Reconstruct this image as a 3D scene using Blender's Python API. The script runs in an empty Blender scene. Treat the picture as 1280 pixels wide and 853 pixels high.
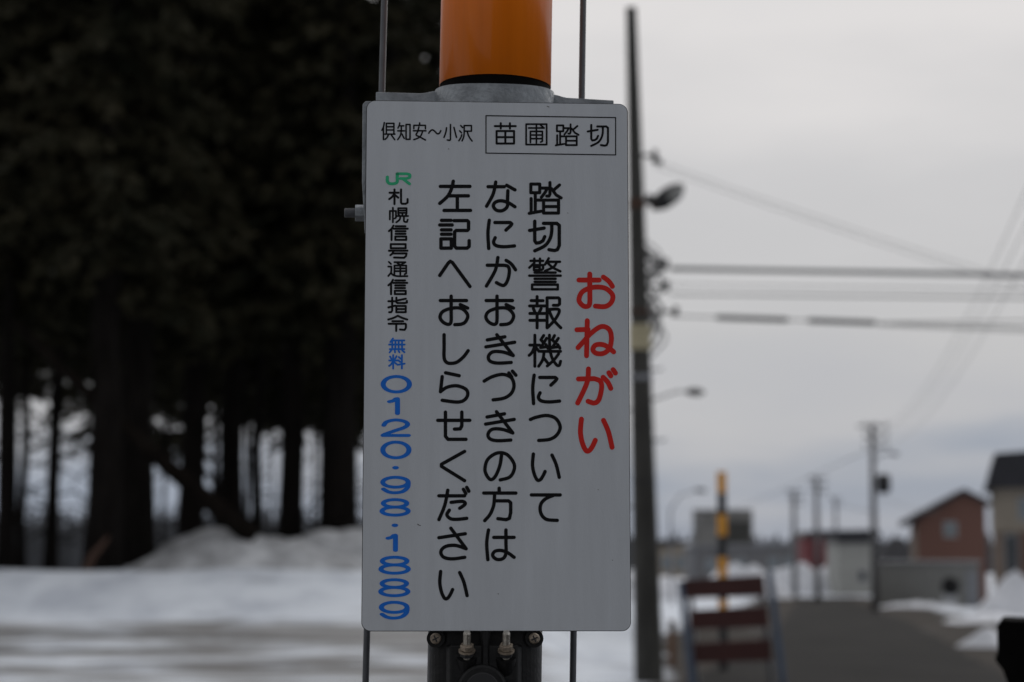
import bpy, bmesh, math, random
from mathutils import Vector, Matrix, Euler, noise
from mathutils.geometry import delaunay_2d_cdt
random.seed(7)
S = bpy.context.scene
COL = S.collection
R = math.radians

# ------------------------------------------------------------------ camera, sky, sun, exposure
EYE = 1.6
FPX = 2500.0                       # focal length in pixels of the 1280 px wide photograph
TILT = R(5.994)
cam = bpy.data.cameras.new('camera')
cam.sensor_width = 22.3
cam.lens = FPX * 22.3 / 1280
cam.clip_start = 0.05
cam.clip_end = 6000
cam.dof.use_dof = True
cam.dof.focus_distance = 1.885
cam.dof.aperture_fstop = 3.7
cam.dof.aperture_blades = 0
cam_o = bpy.data.objects.new('camera', cam)
COL.objects.link(cam_o)
cam_o.location = (0, 0, EYE)
cam_o.rotation_euler = (R(90) + TILT, 0, 0)
S.camera = cam_o

SUN_EL, SUN_AZ = R(34), R(25)      # veiled sun, ahead of the camera and a little to the right
W = bpy.data.worlds.new('World')
S.world = W
W.use_nodes = True
nt = W.node_tree
nt.nodes.clear()
N = nt.nodes.new
Lk = nt.links.new
out = N('ShaderNodeOutputWorld')
sky = N('ShaderNodeTexSky')
sky.sky_type = 'NISHITA'
sky.sun_disc = False
sky.sun_elevation = SUN_EL
sky.sun_rotation = SUN_AZ
bg_sky = N('ShaderNodeBackground')
bg_sky.inputs[1].default_value = 0.08
Lk(sky.outputs[0], bg_sky.inputs[0])
tc = N('ShaderNodeTexCoord')
sep = N('ShaderNodeSeparateXYZ')
Lk(tc.outputs['Generated'], sep.inputs[0])
mp = N('ShaderNodeMapping')
mp.inputs['Scale'].default_value = (2.2, 2.2, 9.0)
mp.inputs['Rotation'].default_value = (0, R(14), 0)
Lk(tc.outputs['Generated'], mp.inputs[0])
nz = N('ShaderNodeTexNoise')
nz.inputs['Scale'].default_value = 2.6
nz.inputs['Detail'].default_value = 4
nz.inputs['Roughness'].default_value = 0.5
Lk(mp.outputs[0], nz.inputs[0])
ma = N('ShaderNodeMath'); ma.operation = 'MULTIPLY_ADD'
ma.inputs[1].default_value = 0.13
Lk(nz.outputs[0], ma.inputs[0])
zs = N('ShaderNodeMath'); zs.operation = 'SUBTRACT'; zs.inputs[1].default_value = 0.065
Lk(sep.outputs[2], zs.inputs[0])
Lk(zs.outputs[0], ma.inputs[2])
mr = N('ShaderNodeMapRange')
mr.inputs[1].default_value = 0.0
mr.inputs[2].default_value = 0.5
Lk(ma.outputs[0], mr.inputs[0])
cr = N('ShaderNodeValToRGB')


def lin(c):
    return tuple((v / 255 / 12.92) if v / 255 <= 0.04045 else ((v / 255 + 0.055) / 1.055) ** 2.4 for v in c)


stops = [(0.0, (146, 156, 172)), (0.05, (152, 160, 174)), (0.115, (183, 184, 189)), (0.22, (193, 192.5, 194)),
         (0.36, (203, 202, 203)), (0.52, (224, 221, 220)), (0.7, (216, 215, 216)), (1.0, (212, 213, 216))]
el = cr.color_ramp.elements
while len(el) > 1:
    el.remove(el[-1])
el[0].position = 0
el[0].color = lin(stops[0][1]) + (1,)
for p, c in stops[1:]:
    e = el.new(p)
    e.color = lin(c) + (1,)
Lk(mr.outputs[0], cr.inputs[0])
az = N('ShaderNodeMapRange')       # the cloud is thicker, darker, away from the veiled sun
az.inputs[1].default_value = -0.9
az.inputs[2].default_value = 0.75
az.inputs[3].default_value = 0.55
az.inputs[4].default_value = 1.0
Lk(sep.outputs[1], az.inputs[0])
bg_cl = N('ShaderNodeBackground')
Lk(cr.outputs[0], bg_cl.inputs[0])
Lk(az.outputs[0], bg_cl.inputs[1])
mx = N('ShaderNodeMixShader')
mx.inputs[0].default_value = 0.96
Lk(bg_sky.outputs[0], mx.inputs[1])
Lk(bg_cl.outputs[0], mx.inputs[2])
Lk(mx.outputs[0], out.inputs[0])

sun = bpy.data.lights.new('sun', 'SUN')
sun.energy = 0.8
sun.angle = R(40)
sun.color = (1, 0.97, 0.93)
sun_o = bpy.data.objects.new('sun', sun)
COL.objects.link(sun_o)
sd = Vector((math.sin(SUN_AZ) * math.cos(SUN_EL), math.cos(SUN_AZ) * math.cos(SUN_EL), math.sin(SUN_EL)))
sun_o.rotation_euler = sd.to_track_quat('Z', 'Y').to_euler()

S.view_settings.view_transform = 'Standard'
S.view_settings.look = 'None'
S.view_settings.exposure = 0
S.view_settings.gamma = 1
S.view_settings.use_curve_mapping = False

# ------------------------------------------------------------------ helpers
CF = Vector((0, math.cos(TILT), math.sin(TILT)))
CU = Vector((0, -math.sin(TILT), math.cos(TILT)))
CR = Vector((1, 0, 0))


def P(x, y, D):
    """The place at distance D ahead that the survey of the photograph gives for one of its pixels."""
    d = CF + CR * ((x - 640) / FPX) - CU * ((y - 426.5) / FPX)
    return Vector((0, 0, EYE)) + d * (D / d.y)


def smooth(a, b, v):
    t = max(0.0, min(1.0, (v - a) / (b - a)))
    return t * t * (3 - 2 * t)


def interp(tab, v):
    if v <= tab[0][0]:
        return tab[0][1]
    for (a, p), (b, q) in zip(tab, tab[1:]):
        if v <= b:
            t = (v - a) / (b - a)
            t = t * t * (3 - 2 * t) * 0.5 + t * 0.5
            return p + (q - p) * t
    return tab[-1][1]


LEFT = [(22, 0), (25, 0.03), (28, 0.17), (32, 0.5), (37, 1.24), (39, 1.2), (46, 0.9), (60, 0.3), (100, -1.4), (140, -2.0)]
RIGHT = [(24, 0), (40, -0.28), (60, -0.62), (100, -1.31), (140, -2.0)]


def ground_z(x, y):
    s = smooth(-1.2, 1.6, x)
    z = interp(LEFT, y) * (1 - s) + interp(RIGHT, y) * s
    if y > 600:
        z += (y - 600) * 0.0005
    return z


def road_mid(y):
    return 4.05 + (y - 24) * (0.165 if y < 60 else 0.0) + (0 if y < 60 else 36 * 0.165 + (y - 60) * 0.1475 - (y - 24) * 0.0)


def tag(o, label=None, cat=None, group=None, kind=None):
    if label: o['label'] = label
    if cat: o['category'] = cat
    if group: o['group'] = group
    if kind: o['kind'] = kind
    return o


def empty(name, loc, label=None, cat=None, group=None, rot=(0, 0, 0)):
    o = bpy.data.objects.new(name, None)
    COL.objects.link(o)
    o.location = loc
    o.rotation_euler = rot
    o.empty_display_size = 0.2
    return tag(o, label, cat, group)


class MB:
    def __init__(s):
        s.v = []; s.f = []

    def box(s, c, d, rot=None):
        M = rot.to_matrix() if rot else Matrix.Identity(3)
        b = len(s.v)
        for x in (-.5, .5):
            for y in (-.5, .5):
                for z in (-.5, .5):
                    s.v.append(Vector(c) + M @ Vector((x * d[0], y * d[1], z * d[2])))
        for q in ((0, 1, 3, 2), (4, 6, 7, 5), (0, 4, 5, 1), (2, 3, 7, 6), (0, 2, 6, 4), (1, 5, 7, 3)):
            s.f.append([b + i for i in q])
        return s

    def bar(s, a, b, w, h):
        """box-section bar from a to b"""
        a = Vector(a); b = Vector(b)
        d = b - a
        q = d.to_track_quat('Y', 'Z')
        return s.box((a + b) / 2, (w, d.length, h), q)

    def tube(s, pts, rad, n=10, cap=True):
        pts = [Vector(p) for p in pts]
        if not isinstance(rad, (list, tuple)):
            rad = [rad] * len(pts)
        t0 = (pts[1] - pts[0]).normalized()
        up = Vector((0, 0, 1)) if abs(t0.z) < 0.9 else Vector((0, 1, 0))
        rings = []
        for i, p in enumerate(pts):
            t = (pts[min(i + 1, len(pts) - 1)] - pts[max(i - 1, 0)]).normalized()
            u = (up - t * up.dot(t)).normalized()
            w = t.cross(u)
            up = u
            b = len(s.v)
            for k in range(n):
                a = 2 * math.pi * k / n
                s.v.append(p + (u * math.cos(a) + w * math.sin(a)) * rad[i])
            rings.append(b)
        for a, b in zip(rings, rings[1:]):
            for k in range(n):
                s.f.append([a + k, a + (k + 1) % n, b + (k + 1) % n, b + k])
        if cap:
            s.f.append([rings[0] + k for k in range(n)][::-1])
            s.f.append([rings[-1] + k for k in range(n)])
        return s

    def prism(s, poly, ax, d0, d1):
        """polygon extruded along an axis: 'y' takes (x, z) points, 'z' takes (x, y), 'x' takes (y, z)"""
        b = len(s.v); n = len(poly)
        for d in (d0, d1):
            for p in poly:
                s.v.append(Vector({'y': (p[0], d, p[1]), 'z': (p[0], p[1], d), 'x': (d, p[0], p[1])}[ax]))
        s.f.append([b + i for i in range(n)])
        s.f.append([b + n + i for i in range(n)][::-1])
        for i in range(n):
            j = (i + 1) % n
            s.f.append([b + i, b + n + i, b + n + j, b + j])
        return s

    def quad(s, a, b, c, d):
        k = len(s.v)
        s.v += [Vector(a), Vector(b), Vector(c), Vector(d)]
        s.f.append([k, k + 1, k + 2, k + 3])
        return s

    def build(s, name, mat, parent=None, sm=False, bevel=0, off=None, seg=2):
        me = bpy.data.meshes.new(name)
        o_ = Vector(off) if off is not None else Vector((0, 0, 0))
        me.from_pydata([tuple(p - o_) for p in s.v], [], s.f)
        bm = bmesh.new(); bm.from_mesh(me)
        if len(s.f) < 6000:
            bmesh.ops.recalc_face_normals(bm, faces=bm.faces)
        bm.to_mesh(me); bm.free()
        me.materials.append(mat)
        o = bpy.data.objects.new(name, me)
        COL.objects.link(o)
        if parent: o.parent = parent
        if bevel:
            m = o.modifiers.new('bevel', 'BEVEL')
            m.width = bevel; m.segments = seg; m.limit_method = 'ANGLE'; m.angle_limit = R(40)
            me.polygons.foreach_set('use_smooth', [True] * len(me.polygons))
            m.harden_normals = True
        elif sm:
            me.polygons.foreach_set('use_smooth', [True] * len(me.polygons))
        return o


def mat(name, col, rough=0.6, metal=0.0, var=0.25, scale=8.0, bump=0.0, bscale=None, col2=None, spec=0.5, coat=0.0, stretch=None, detail=5):
    m = bpy.data.materials.new(name)
    m.use_nodes = True
    t = m.node_tree
    b = t.nodes['Principled BSDF']
    b.inputs['Roughness'].default_value = rough
    b.inputs['Metallic'].default_value = metal
    b.inputs['Specular IOR Level'].default_value = spec
    b.inputs['Coat Weight'].default_value = coat
    c = t.nodes.new('ShaderNodeTexCoord')
    src = c.outputs['Object']
    if stretch:
        mpn = t.nodes.new('ShaderNodeMapping')
        mpn.inputs['Scale'].default_value = stretch
        t.links.new(src, mpn.inputs[0])
        src = mpn.outputs[0]
    n = t.nodes.new('ShaderNodeTexNoise')
    n.inputs['Scale'].default_value = scale
    n.inputs['Detail'].default_value = detail
    n.inputs['Roughness'].default_value = 0.62
    t.links.new(src, n.inputs[0])
    r = t.nodes.new('ShaderNodeValToRGB')
    a = [max(0, v * (1 - var)) for v in col[:3]]
    z = list(col2[:3]) if col2 else [min(1, v * (1 + var)) for v in col[:3]]
    r.color_ramp.elements[0].position = 0.3
    r.color_ramp.elements[0].color = (*a, 1)
    r.color_ramp.elements[1].position = 0.7
    r.color_ramp.elements[1].color = (*z, 1)
    t.links.new(n.outputs[0], r.inputs[0])
    t.links.new(r.outputs[0], b.inputs['Base Color'])
    if bump:
        n2 = t.nodes.new('ShaderNodeTexNoise')
        n2.inputs['Scale'].default_value = bscale or scale * 3
        n2.inputs['Detail'].default_value = 4
        t.links.new(src, n2.inputs[0])
        bp = t.nodes.new('ShaderNodeBump')
        bp.inputs['Strength'].default_value = bump
        bp.inputs['Distance'].default_value = 0.02
        t.links.new(n2.outputs[0], bp.inputs['Height'])
        t.links.new(bp.outputs[0], b.inputs['Normal'])
    return m


M = dict(
    plate=mat('sign_face', (0.485, 0.51, 0.545), 0.42, 0, 0.06, 9, 0.08, 260, spec=0.5, detail=9, stretch=(6, 1, 0.6)),
    plate_edge=mat('sign_edge', (0.025, 0.025, 0.026), 0.7, 0.0, 0.2, 60, spec=.2),
    ink=mat('black_ink', (0.005, 0.005, 0.006), 0.6, 0, 0.1, 40, spec=0.12),
    ink_red=mat('red_ink', (0.55, 0.012, 0.007), 0.5, 0, 0.12, 40, spec=0.25),
    ink_blue=mat('blue_ink', (0.004, 0.14, 0.60), 0.5, 0, 0.1, 40, spec=0.25),
    ink_green=mat('green_ink', (0.03, 0.42, 0.20), 0.5, 0, 0.1, 40, spec=0.25),
    stain=mat('brown_stain', (0.05, 0.03, 0.02), 0.8, 0, 0.3, 300),
    galv=mat('galvanised_steel', (0.25, 0.27, 0.29), 0.5, 0.55, 0.3, 45, 0.15, 160),
    orange=mat('orange_paint', (0.97, 0.215, 0.008), 0.28, 0, 0.09, 60, 0.06, 90, spec=0.5, coat=0.3, stretch=(1, 1, 0.015)),
    yellow=mat('amber_paint', (0.75, 0.33, 0.01), 0.4, 0, 0.12, 7),
    black=mat('black_rubber', (0.007, 0.007, 0.0075), 0.5, 0, 0.3, 30, 0.1, 120, spec=0.25),
    matt_black=mat('matt_black', (0.004, 0.004, 0.004), 0.95, 0, 0.3, 30, spec=0.03),
    black_band=mat('black_tape', (0.008, 0.008, 0.010), 0.5, 0, 0.2, 30),
    nickel=mat('nickel_hardware', (0.50, 0.47, 0.42), 0.35, 0.85, 0.25, 160, 0.15, 400),
    rust=mat('tarnished_steel', (0.30, 0.25, 0.20), 0.5, 0.75, 0.4, 220, 0.2, 500),
    rod=mat('steel_rod', (0.085, 0.09, 0.10), 0.55, 0.15, 0.2, 40),
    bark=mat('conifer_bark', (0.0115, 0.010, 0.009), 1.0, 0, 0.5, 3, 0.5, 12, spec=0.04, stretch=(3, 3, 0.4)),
    needles=mat('conifer_needles', (0.017, 0.021, 0.010), 0.9, 0, 0.5, 0.7, col2=(0.040, 0.034, 0.018), spec=0.2),
    deadwood=mat('dead_wood', (0.0105, 0.0085, 0.007), 1.0, 0, 0.4, 2.5, 0.4, 10, spec=0.04),
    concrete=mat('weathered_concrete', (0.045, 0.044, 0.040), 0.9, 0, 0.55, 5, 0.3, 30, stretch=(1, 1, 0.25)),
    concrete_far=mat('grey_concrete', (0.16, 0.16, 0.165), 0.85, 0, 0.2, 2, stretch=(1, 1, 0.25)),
    cable=mat('grey_cable_sheath', (0.035, 0.038, 0.042), 0.6, 0, 0.2, 5),
    pale_cable=mat('pale_cable_sheath', (0.16, 0.165, 0.17), 0.6, 0, 0.15, 5),
    wire=mat('bare_wire', (0.10, 0.10, 0.105), 0.5, 0.3, 0.15, 5),
    dark_metal=mat('dark_metal', (0.03, 0.03, 0.032), 0.55, 0.3, 0.3, 20),
    rusty=mat('rusty_iron', (0.07, 0.036, 0.024), 0.85, 0, 0.4, 14),
    cream=mat('cream_wrap', (0.46, 0.41, 0.27), 0.6, 0, 0.15, 6),
    blue_steel=mat('blue_painted_steel', (0.055, 0.085, 0.14), 0.5, 0.1, 0.25, 9),
    maroon=mat('maroon_board', (0.052, 0.012, 0.010), 0.6, 0, 0.3, 6, stretch=(0.5, 2, 4)),
    pale_steel=mat('pale_steel', (0.22, 0.23, 0.25), 0.5, 0.2, 0.2, 9),
    brown_wall=mat('brown_siding', (0.15, 0.073, 0.055), 0.8, 0, 0.16, 1.5, stretch=(1, 1, 6)),
    tan_wall=mat('tan_siding', (0.22, 0.165, 0.13), 0.8, 0, 0.16, 1.5),
    roof=mat('dark_roofing', (0.022, 0.022, 0.028), 0.7, 0, 0.3, 2),
    grey_wall=mat('grey_cladding', (0.20, 0.20, 0.19), 0.75, 0, 0.12, 1.2, stretch=(4, 1, 1)),
    cream_wall=mat('cream_siding', (0.30, 0.26, 0.21), 0.8, 0, 0.12, 1.2),
    red_wall=mat('red_siding', (0.15, 0.028, 0.032), 0.7, 0, 0.15, 1.2, stretch=(3, 1, 1)),
    white_wall=mat('white_cladding', (0.33, 0.33, 0.31), 0.8, 0, 0.1, 1),
    glass=mat('window_glass', (0.20, 0.23, 0.25), 0.12, 0, 0.15, 1),
    dark_glass=mat('dark_glass', (0.03, 0.035, 0.04), 0.1, 0, 0.2, 1),
    frame=mat('window_frame', (0.35, 0.36, 0.37), 0.5, 0, 0.1, 6),
    panel=mat('billboard_panel', (0.17, 0.165, 0.155), 0.7, 0, 0.3, 0.5),
    snow=mat('clean_snow', (0.76, 0.775, 0.82), 0.8, 0, 0.1, 0.9, 0.5, 5),
    dirty_snow=mat('dirty_snow', (0.50, 0.505, 0.52), 0.9, 0, 0.4, 2.2, 0.9, 7, col2=(0.82, 0.835, 0.86)),
    asphalt=mat('worn_asphalt', (0.0165, 0.015, 0.014), 0.95, 0, 0.55, 0.4, 0.3, 30, stretch=(1.6, 0.5, 1), detail=8, spec=0.12),
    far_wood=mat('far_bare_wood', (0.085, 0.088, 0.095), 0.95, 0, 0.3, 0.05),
    orange_post=mat('faded_orange_post', (0.13, 0.06, 0.025), 0.7, 0, 0.2, 9),
    lamp_glass=mat('lamp_lens', (0.25, 0.25, 0.24), 0.25, 0, 0.1, 9),
)

# ------------------------------------------------------------------ the ground: one sheet to the horizon
gm = bpy.data.materials.new('snowy_ground')
gm.use_nodes = True
t = gm.node_tree
b = t.nodes['Principled BSDF']
b.inputs['Roughness'].default_value = 0.9
b.inputs['Specular IOR Level'].default_value = 0.15
tcg = t.nodes.new('ShaderNodeTexCoord')


def gnoise(scale, detail=6, stretch=None):
    n = t.nodes.new('ShaderNodeTexNoise')
    n.inputs['Scale'].default_value = scale
    n.inputs['Detail'].default_value = detail
    n.inputs['Roughness'].default_value = 0.6
    s_ = tcg.outputs['Object']
    if stretch:
        q = t.nodes.new('ShaderNodeMapping'); q.inputs['Scale'].default_value = stretch
        t.links.new(s_, q.inputs[0]); s_ = q.outputs[0]
    t.links.new(s_, n.inputs[0])
    return n.outputs[0]


def gramp(src, a, ca, b_, cb):
    r = t.nodes.new('ShaderNodeValToRGB')
    r.color_ramp.elements[0].position = a; r.color_ramp.elements[0].color = (*ca, 1)
    r.color_ramp.elements[1].position = b_; r.color_ramp.elements[1].color = (*cb, 1)
    t.links.new(src, r.inputs[0])
    return r.outputs[0]


def gmask(attr, noise_out, amp):
    a = t.nodes.new('ShaderNodeAttribute'); a.attribute_name = attr
    m1 = t.nodes.new('ShaderNodeMath'); m1.operation = 'SUBTRACT'; m1.inputs[1].default_value = 0.5
    t.links.new(noise_out, m1.inputs[0])
    m2 = t.nodes.new('ShaderNodeMath'); m2.operation = 'MULTIPLY_ADD'; m2.inputs[1].default_value = amp
    t.links.new(m1.outputs[0], m2.inputs[0]); t.links.new(a.outputs['Fac'], m2.inputs[2])
    mr_ = t.nodes.new('ShaderNodeMapRange'); mr_.inputs[1].default_value = 0.25; mr_.inputs[2].default_value = 0.75
    t.links.new(m2.outputs[0], mr_.inputs[0])
    return mr_.outputs[0]


def gmix(f, a, b_):
    m_ = t.nodes.new('ShaderNodeMixRGB')
    t.links.new(f, m_.inputs[0]); t.links.new(a, m_.inputs[1]); t.links.new(b_, m_.inputs[2])
    return m_.outputs[0]


snow_c = gramp(gnoise(0.9, 9, (1, .6, 1)), 0.36, (0.62, 0.66, 0.73), 0.56, (0.84, 0.885, 0.95))
slush_c = gramp(gnoise(2.2, 8, (0.07, 0.62, 1)), 0.3, (0.10, 0.092, 0.083), 0.72, (0.50, 0.50, 0.505))
soil_c = gramp(gnoise(1.3, 7), 0.3, (0.016, 0.012, 0.009), 0.75, (0.055, 0.043, 0.034))
big = gnoise(0.8, 9, (0.7, 2.4, 1))
c1 = gmix(gmask('slush', big, 2.1), snow_c, slush_c)
c2 = gmix(gmask('soil', gnoise(0.7, 7), 1.1), c1, soil_c)
t.links.new(c2, b.inputs['Base Color'])
bp = t.nodes.new('ShaderNodeBump'); bp.inputs['Strength'].default_value = 0.6; bp.inputs['Distance'].default_value = 0.08
t.links.new(gnoise(3.0, 6), bp.inputs['Height'])
t.links.new(bp.outputs[0], b.inputs['Normal'])


def spaced(segs):
    r_ = []
    for a, b_, st in segs:
        v = a
        while v < b_ - 1e-6:
            r_.append(v); v += st
    r_.append(segs[-1][1])
    return r_


ys = spaced([(-60, 10, 7), (10, 20, 1.5), (20, 60, 0.4), (60, 160, 2.5), (160, 400, 24), (400, 1500, 110)])
xs = spaced([(-800, -200, 100), (-200, -30, 10), (-30, 36, 0.6), (36, 200, 8.2), (200, 800, 100)])
gv = []; gf = []; slush = []; soil = []
for y in ys:
    for x in xs:
        z = ground_z(x, y)
        nv = noise.noise(Vector((x * 0.35, y * 0.35, 3.1)))
        nv2 = noise.noise(Vector((x * 1.2, y * 1.4, 7.7)))
        rm = road_mid(y)
        off_road = smooth(2.3, 4.0, abs(x - rm))
        if 8 < y < 200:
            z += (0.06 * nv + 0.05 * nv2 + 0.05 * noise.noise(Vector((x * 2.6, y * 2.2, 1.7)))) * off_road * (0.4 + 0.6 * smooth(24, 34, y))
        s_ = 0.0
        if x < 3.2:
            w = nv * 0.8 + nv2 * 0.7
            for c_, h_, k_ in ((30.6, 1.0, 1.0), (27.9, 0.7, 0.9), (26.0, 0.5, 0.75)):
                s_ = max(s_, k_ * (1 - smooth(h_ * 0.55, h_ * 1.45, abs(y + w - c_))))
            s_ = max(s_, 0.62 * smooth(33.0, 30.5, y + w) * smooth(20, 24, y))
            s_ *= smooth(1.4, -0.6, x) * 0.75 + 0.25
            s_ *= 0.72 + 0.28 * smooth(-7, -2.5, x) + 0.5 * noise.noise(Vector((x * 0.22, y * 0.6, 21)))
            if y < 23: s_ = 0.8
        g_ = 0.0
        if y < 160 and x > 0.5:
            e = abs(x - rm)
            verge = 2.0 + 1.3 * smooth(30, 90, y)
            g_ = 1.05 - smooth(2.9 + .45 * verge, 2.9 + verge, e) * 1.0
            if x < rm: g_ = max(g_, (1 - smooth(30, 60, y)) * smooth(1.4, 2.0, x) * 0.85)
            g_ -= 0.55 * max(0, nv)
            if y > 18: g_ *= smooth(158, 196, x / y * 2500) if x < rm else 1
        if y > 150: s_ = 0.25 + 0.4 * nv
        gv.append((x, y, z)); slush.append(s_); soil.append(g_)
nx = len(xs)
for j in range(len(ys) - 1):
    for i in range(nx - 1):
        gf.append((j * nx + i, j * nx + i + 1, (j + 1) * nx + i + 1, (j + 1) * nx + i))
me = bpy.data.meshes.new('ground')
me.from_pydata(gv, [], gf)
for nm, vals in (('slush', slush), ('soil', soil)):
    at = me.attributes.new(nm, 'FLOAT', 'POINT')
    at.data.foreach_set('value', vals)
me.materials.append(gm)
me.polygons.foreach_set('use_smooth', [True] * len(me.polygons))
go = bpy.data.objects.new('ground', me)
COL.objects.link(go)
tag(go, kind='structure')

# road: a strip laid over the ground with ragged edges
mb = MB()
ry = spaced([(-12, 20, 2), (20, 60, 0.8), (60, 152, 3)])
K = 8
for j, y in enumerate(ry):
    c_ = road_mid(max(y, 10)) if y > 10 else road_mid(10)
    hw = 2.0 + 0.16 * noise.noise(Vector((0.3, y * 0.5, 0)))
    hv = 2.0 + 0.16 * noise.noise(Vector((5.3, y * 0.5, 0)))
    for k in range(K + 1):
        x = c_ - hw + (hw + hv) * k / K
        mb.v.append(Vector((x, y, ground_z(x, y) + 0.012 + 0.03 * math.sin(math.pi * k / K))))
for j in range(len(ry) - 1):
    for k in range(K):
        a = j * (K + 1) + k
        mb.f.append([a, a + 1, a + K + 2, a + K + 1])
tag(mb.build('road', M['asphalt'], sm=True), kind='structure')


def mound(name, cx, cy, hx, hy, top, material, seed, power=1.6, skew=0.0, nxm=48, nym=20):
    mb = MB()
    for j in range(nym + 1):
        for i in range(nxm + 1):
            u = i / nxm * 2 - 1; v = j / nym * 2 - 1
            r_ = min(1.0, math.hypot(u, v))
            prof = (1 - r_ ** power)
            x = cx + u * hx + skew * hx * prof; y = cy + v * hy
            base = ground_z(x, y) - 0.08
            h = max(0.0, prof) * (top - ground_z(cx, cy))
            h *= 1 + 0.34 * noise.noise(Vector((x * 0.9 + seed, y * 0.9, 0)))
            h += 0.17 * prof * noise.noise(Vector((x * 2.7 + seed, y * 2.7, 4)))
            mb.v.append(Vector((x, y, base + h)))
    for j in range(nym):
        for i in range(nxm):
            a = j * (nxm + 1) + i
            mb.f.append([a, a + 1, a + nxm + 2, a + nxm + 1])
    o = mb.build(name, material, sm=True, off=(cx, cy, ground_z(cx, cy)))
    o.location = (cx, cy, ground_z(cx, cy))
    return o


o = mound('snow_mound', P(318, 660, 40.5).x, 40.5, 3.1, 1.9, 2.18, M['dirty_snow'], 2.0, 1.35, -0.1)
tag(o, 'low heap of grey ploughed snow in front of the conifer trunks', 'snow heap')
o = mound('snow_mound', P(462, 668, 41.6).x, 41.6, 3.3, 1.6, 1.98, M['dirty_snow'], 9.0, 4.0)
tag(o, 'grey snow heap meeting the left edge of the white sign', 'snow heap')
o = mound('snow_pile', P(1268, 715, 84).x, 84, 2.1, 1.8, P(1268, 712, 84).z + 0.1, M['snow'], 5.0, 0.95)
tag(o, 'tall pointed pile of clean white snow beside the cream house', 'snow heap')
o = mound('snow_pile', P(1238, 745, 66).x, 66, 1.9, 1.6, P(1238, 764, 66).z, M['snow'], 15.0, 1.5)
tag(o, 'low white snow bank at the right verge of the road', 'snow heap')
o = mound('snow_pile', P(1150, 760, 108).x, 108, 2.6, 1.2, P(1150, 752, 108).z, M['snow'], 25.0, 2.2)
tag(o, 'thin strip of white snow heaped along the foot of the grey shed', 'snow heap')
o = mound('snow_pile', P(775, 700, 150).x, 150, 9, 4, P(775, 716, 150).z, M['snow'], 35.0, 2.0)
tag(o, 'flat white snow heap behind the dark utility pole', 'snow heap')

for px, yt, D, hx, hy, pw, sd, lb in ((1022, 711, 172, 7.5, 2.5, 2.6, 45.0, 'wide white snow bank hiding the foot of the red building'),
                                      (925, 708, 156, 4.2, 2.2, 2.0, 55.0, 'rough snow heap before the grey store building'),
                                      (1236, 791, 40, .75, .6, 1.8, 65.0, 'small broken snow patch on the brown verge nearest the right corner')):
    q = P(px, yt, D)
    o = mound('snow_pile', q.x, D, hx, hy, q.z + .1, M['snow'], sd, pw)
    tag(o, lb, 'snow heap')

# ------------------------------------------------------------------ far wood (one mass) behind everything
rw = random.Random(11)
mb = MB()
for k in range(4200):
    az_ = rw.uniform(-0.36, 0.36)
    d = rw.uniform(330, 700)
    x, y = d * math.sin(az_), d * math.cos(az_)
    left = smooth(0.02, -0.1, az_)
    h = rw.uniform(4, 8) + left * rw.uniform(1, 5)
    z = ground_z(x, y)
    r_ = h * rw.uniform(0.06, 0.13)
    h *= rw.uniform(0.75, 1.0)
    mb.tube([(x, y, z - 0.5), (x, y, z + h * 0.35), (x + rw.uniform(-.4, .4), y, z + h * 0.7), (x, y, z + h)], [0.4, r_, r_ * 0.7, 0.05], 5)
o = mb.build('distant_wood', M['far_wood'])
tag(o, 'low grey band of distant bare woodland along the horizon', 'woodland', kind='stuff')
rw = random.Random(12)
mb = MB()
for k in range(700):
    x = rw.uniform(-36, -4); y = rw.uniform(105, 135)
    h = rw.uniform(3.0, 5.6); z = ground_z(x, y)
    for q in range(5):
        a = rw.uniform(0, 6.28); l = rw.uniform(0.15, 0.35) * h
        mb.tube([(x, y, z - 0.2), (x + math.cos(a) * l * .4, y + math.sin(a) * l * .4, z + h * 0.6), (x + math.cos(a) * l, y + math.sin(a) * l, z + h)], [0.07, 0.06, 0.02], 4, False)
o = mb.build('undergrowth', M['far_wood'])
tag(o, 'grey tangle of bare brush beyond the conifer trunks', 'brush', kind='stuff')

# ------------------------------------------------------------------ conifers
def crown_mesh(seed, base, top, rmax, n):
    rr = random.Random(seed)
    mb = MB()
    for k in range(n):
        f_ = rr.random() ** 1.25
        z0 = base + (top - base) * f_
        a = rr.uniform(0, 2 * math.pi)
        L_ = rmax * (1 - f_) ** 0.8 * rr.uniform(0.55, 1.1) + 0.25
        if f_ < 0.06: L_ *= rr.uniform(0.5, 1.0)
        d = Vector((math.cos(a), math.sin(a), 0)); sd_ = Vector((-d.y, d.x, 0))
        droop = rr.uniform(0.25, 0.6)
        m_ = int(8 + L_ * 11)
        for j in range(m_):
            u = (j + rr.random()) / m_
            c = Vector((0, 0, z0)) + d * (L_ * u) + Vector((0, 0, -droop * L_ * u * u + 0.12 * L_ * u))
            w = L_ * 0.22 * (1.15 - u) + 0.08
            c += sd_ * rr.uniform(-w, w) + Vector((0, 0, rr.uniform(-0.12, 0.08)))
            ln = rr.uniform(0.16, 0.36); wd = rr.uniform(0.05, 0.12)
            ax_ = (d * rr.uniform(0.1, 1) + sd_ * rr.uniform(-0.8, 0.8) + Vector((0, 0, rr.uniform(-1.0, 0.25)))).normalized()
            pr = ax_.cross(Vector((rr.uniform(-1, 1), rr.uniform(-1, 1), rr.uniform(-1, 1)))).normalized()
            mb.quad(c - ax_ * ln * .5, c + pr * wd, c + ax_ * ln, c - pr * wd)
    me = bpy.data.meshes.new('crown')
    me.from_pydata([tuple(p) for p in mb.v], [], mb.f)
    me.materials.append(M['needles'])
    return me


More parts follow.
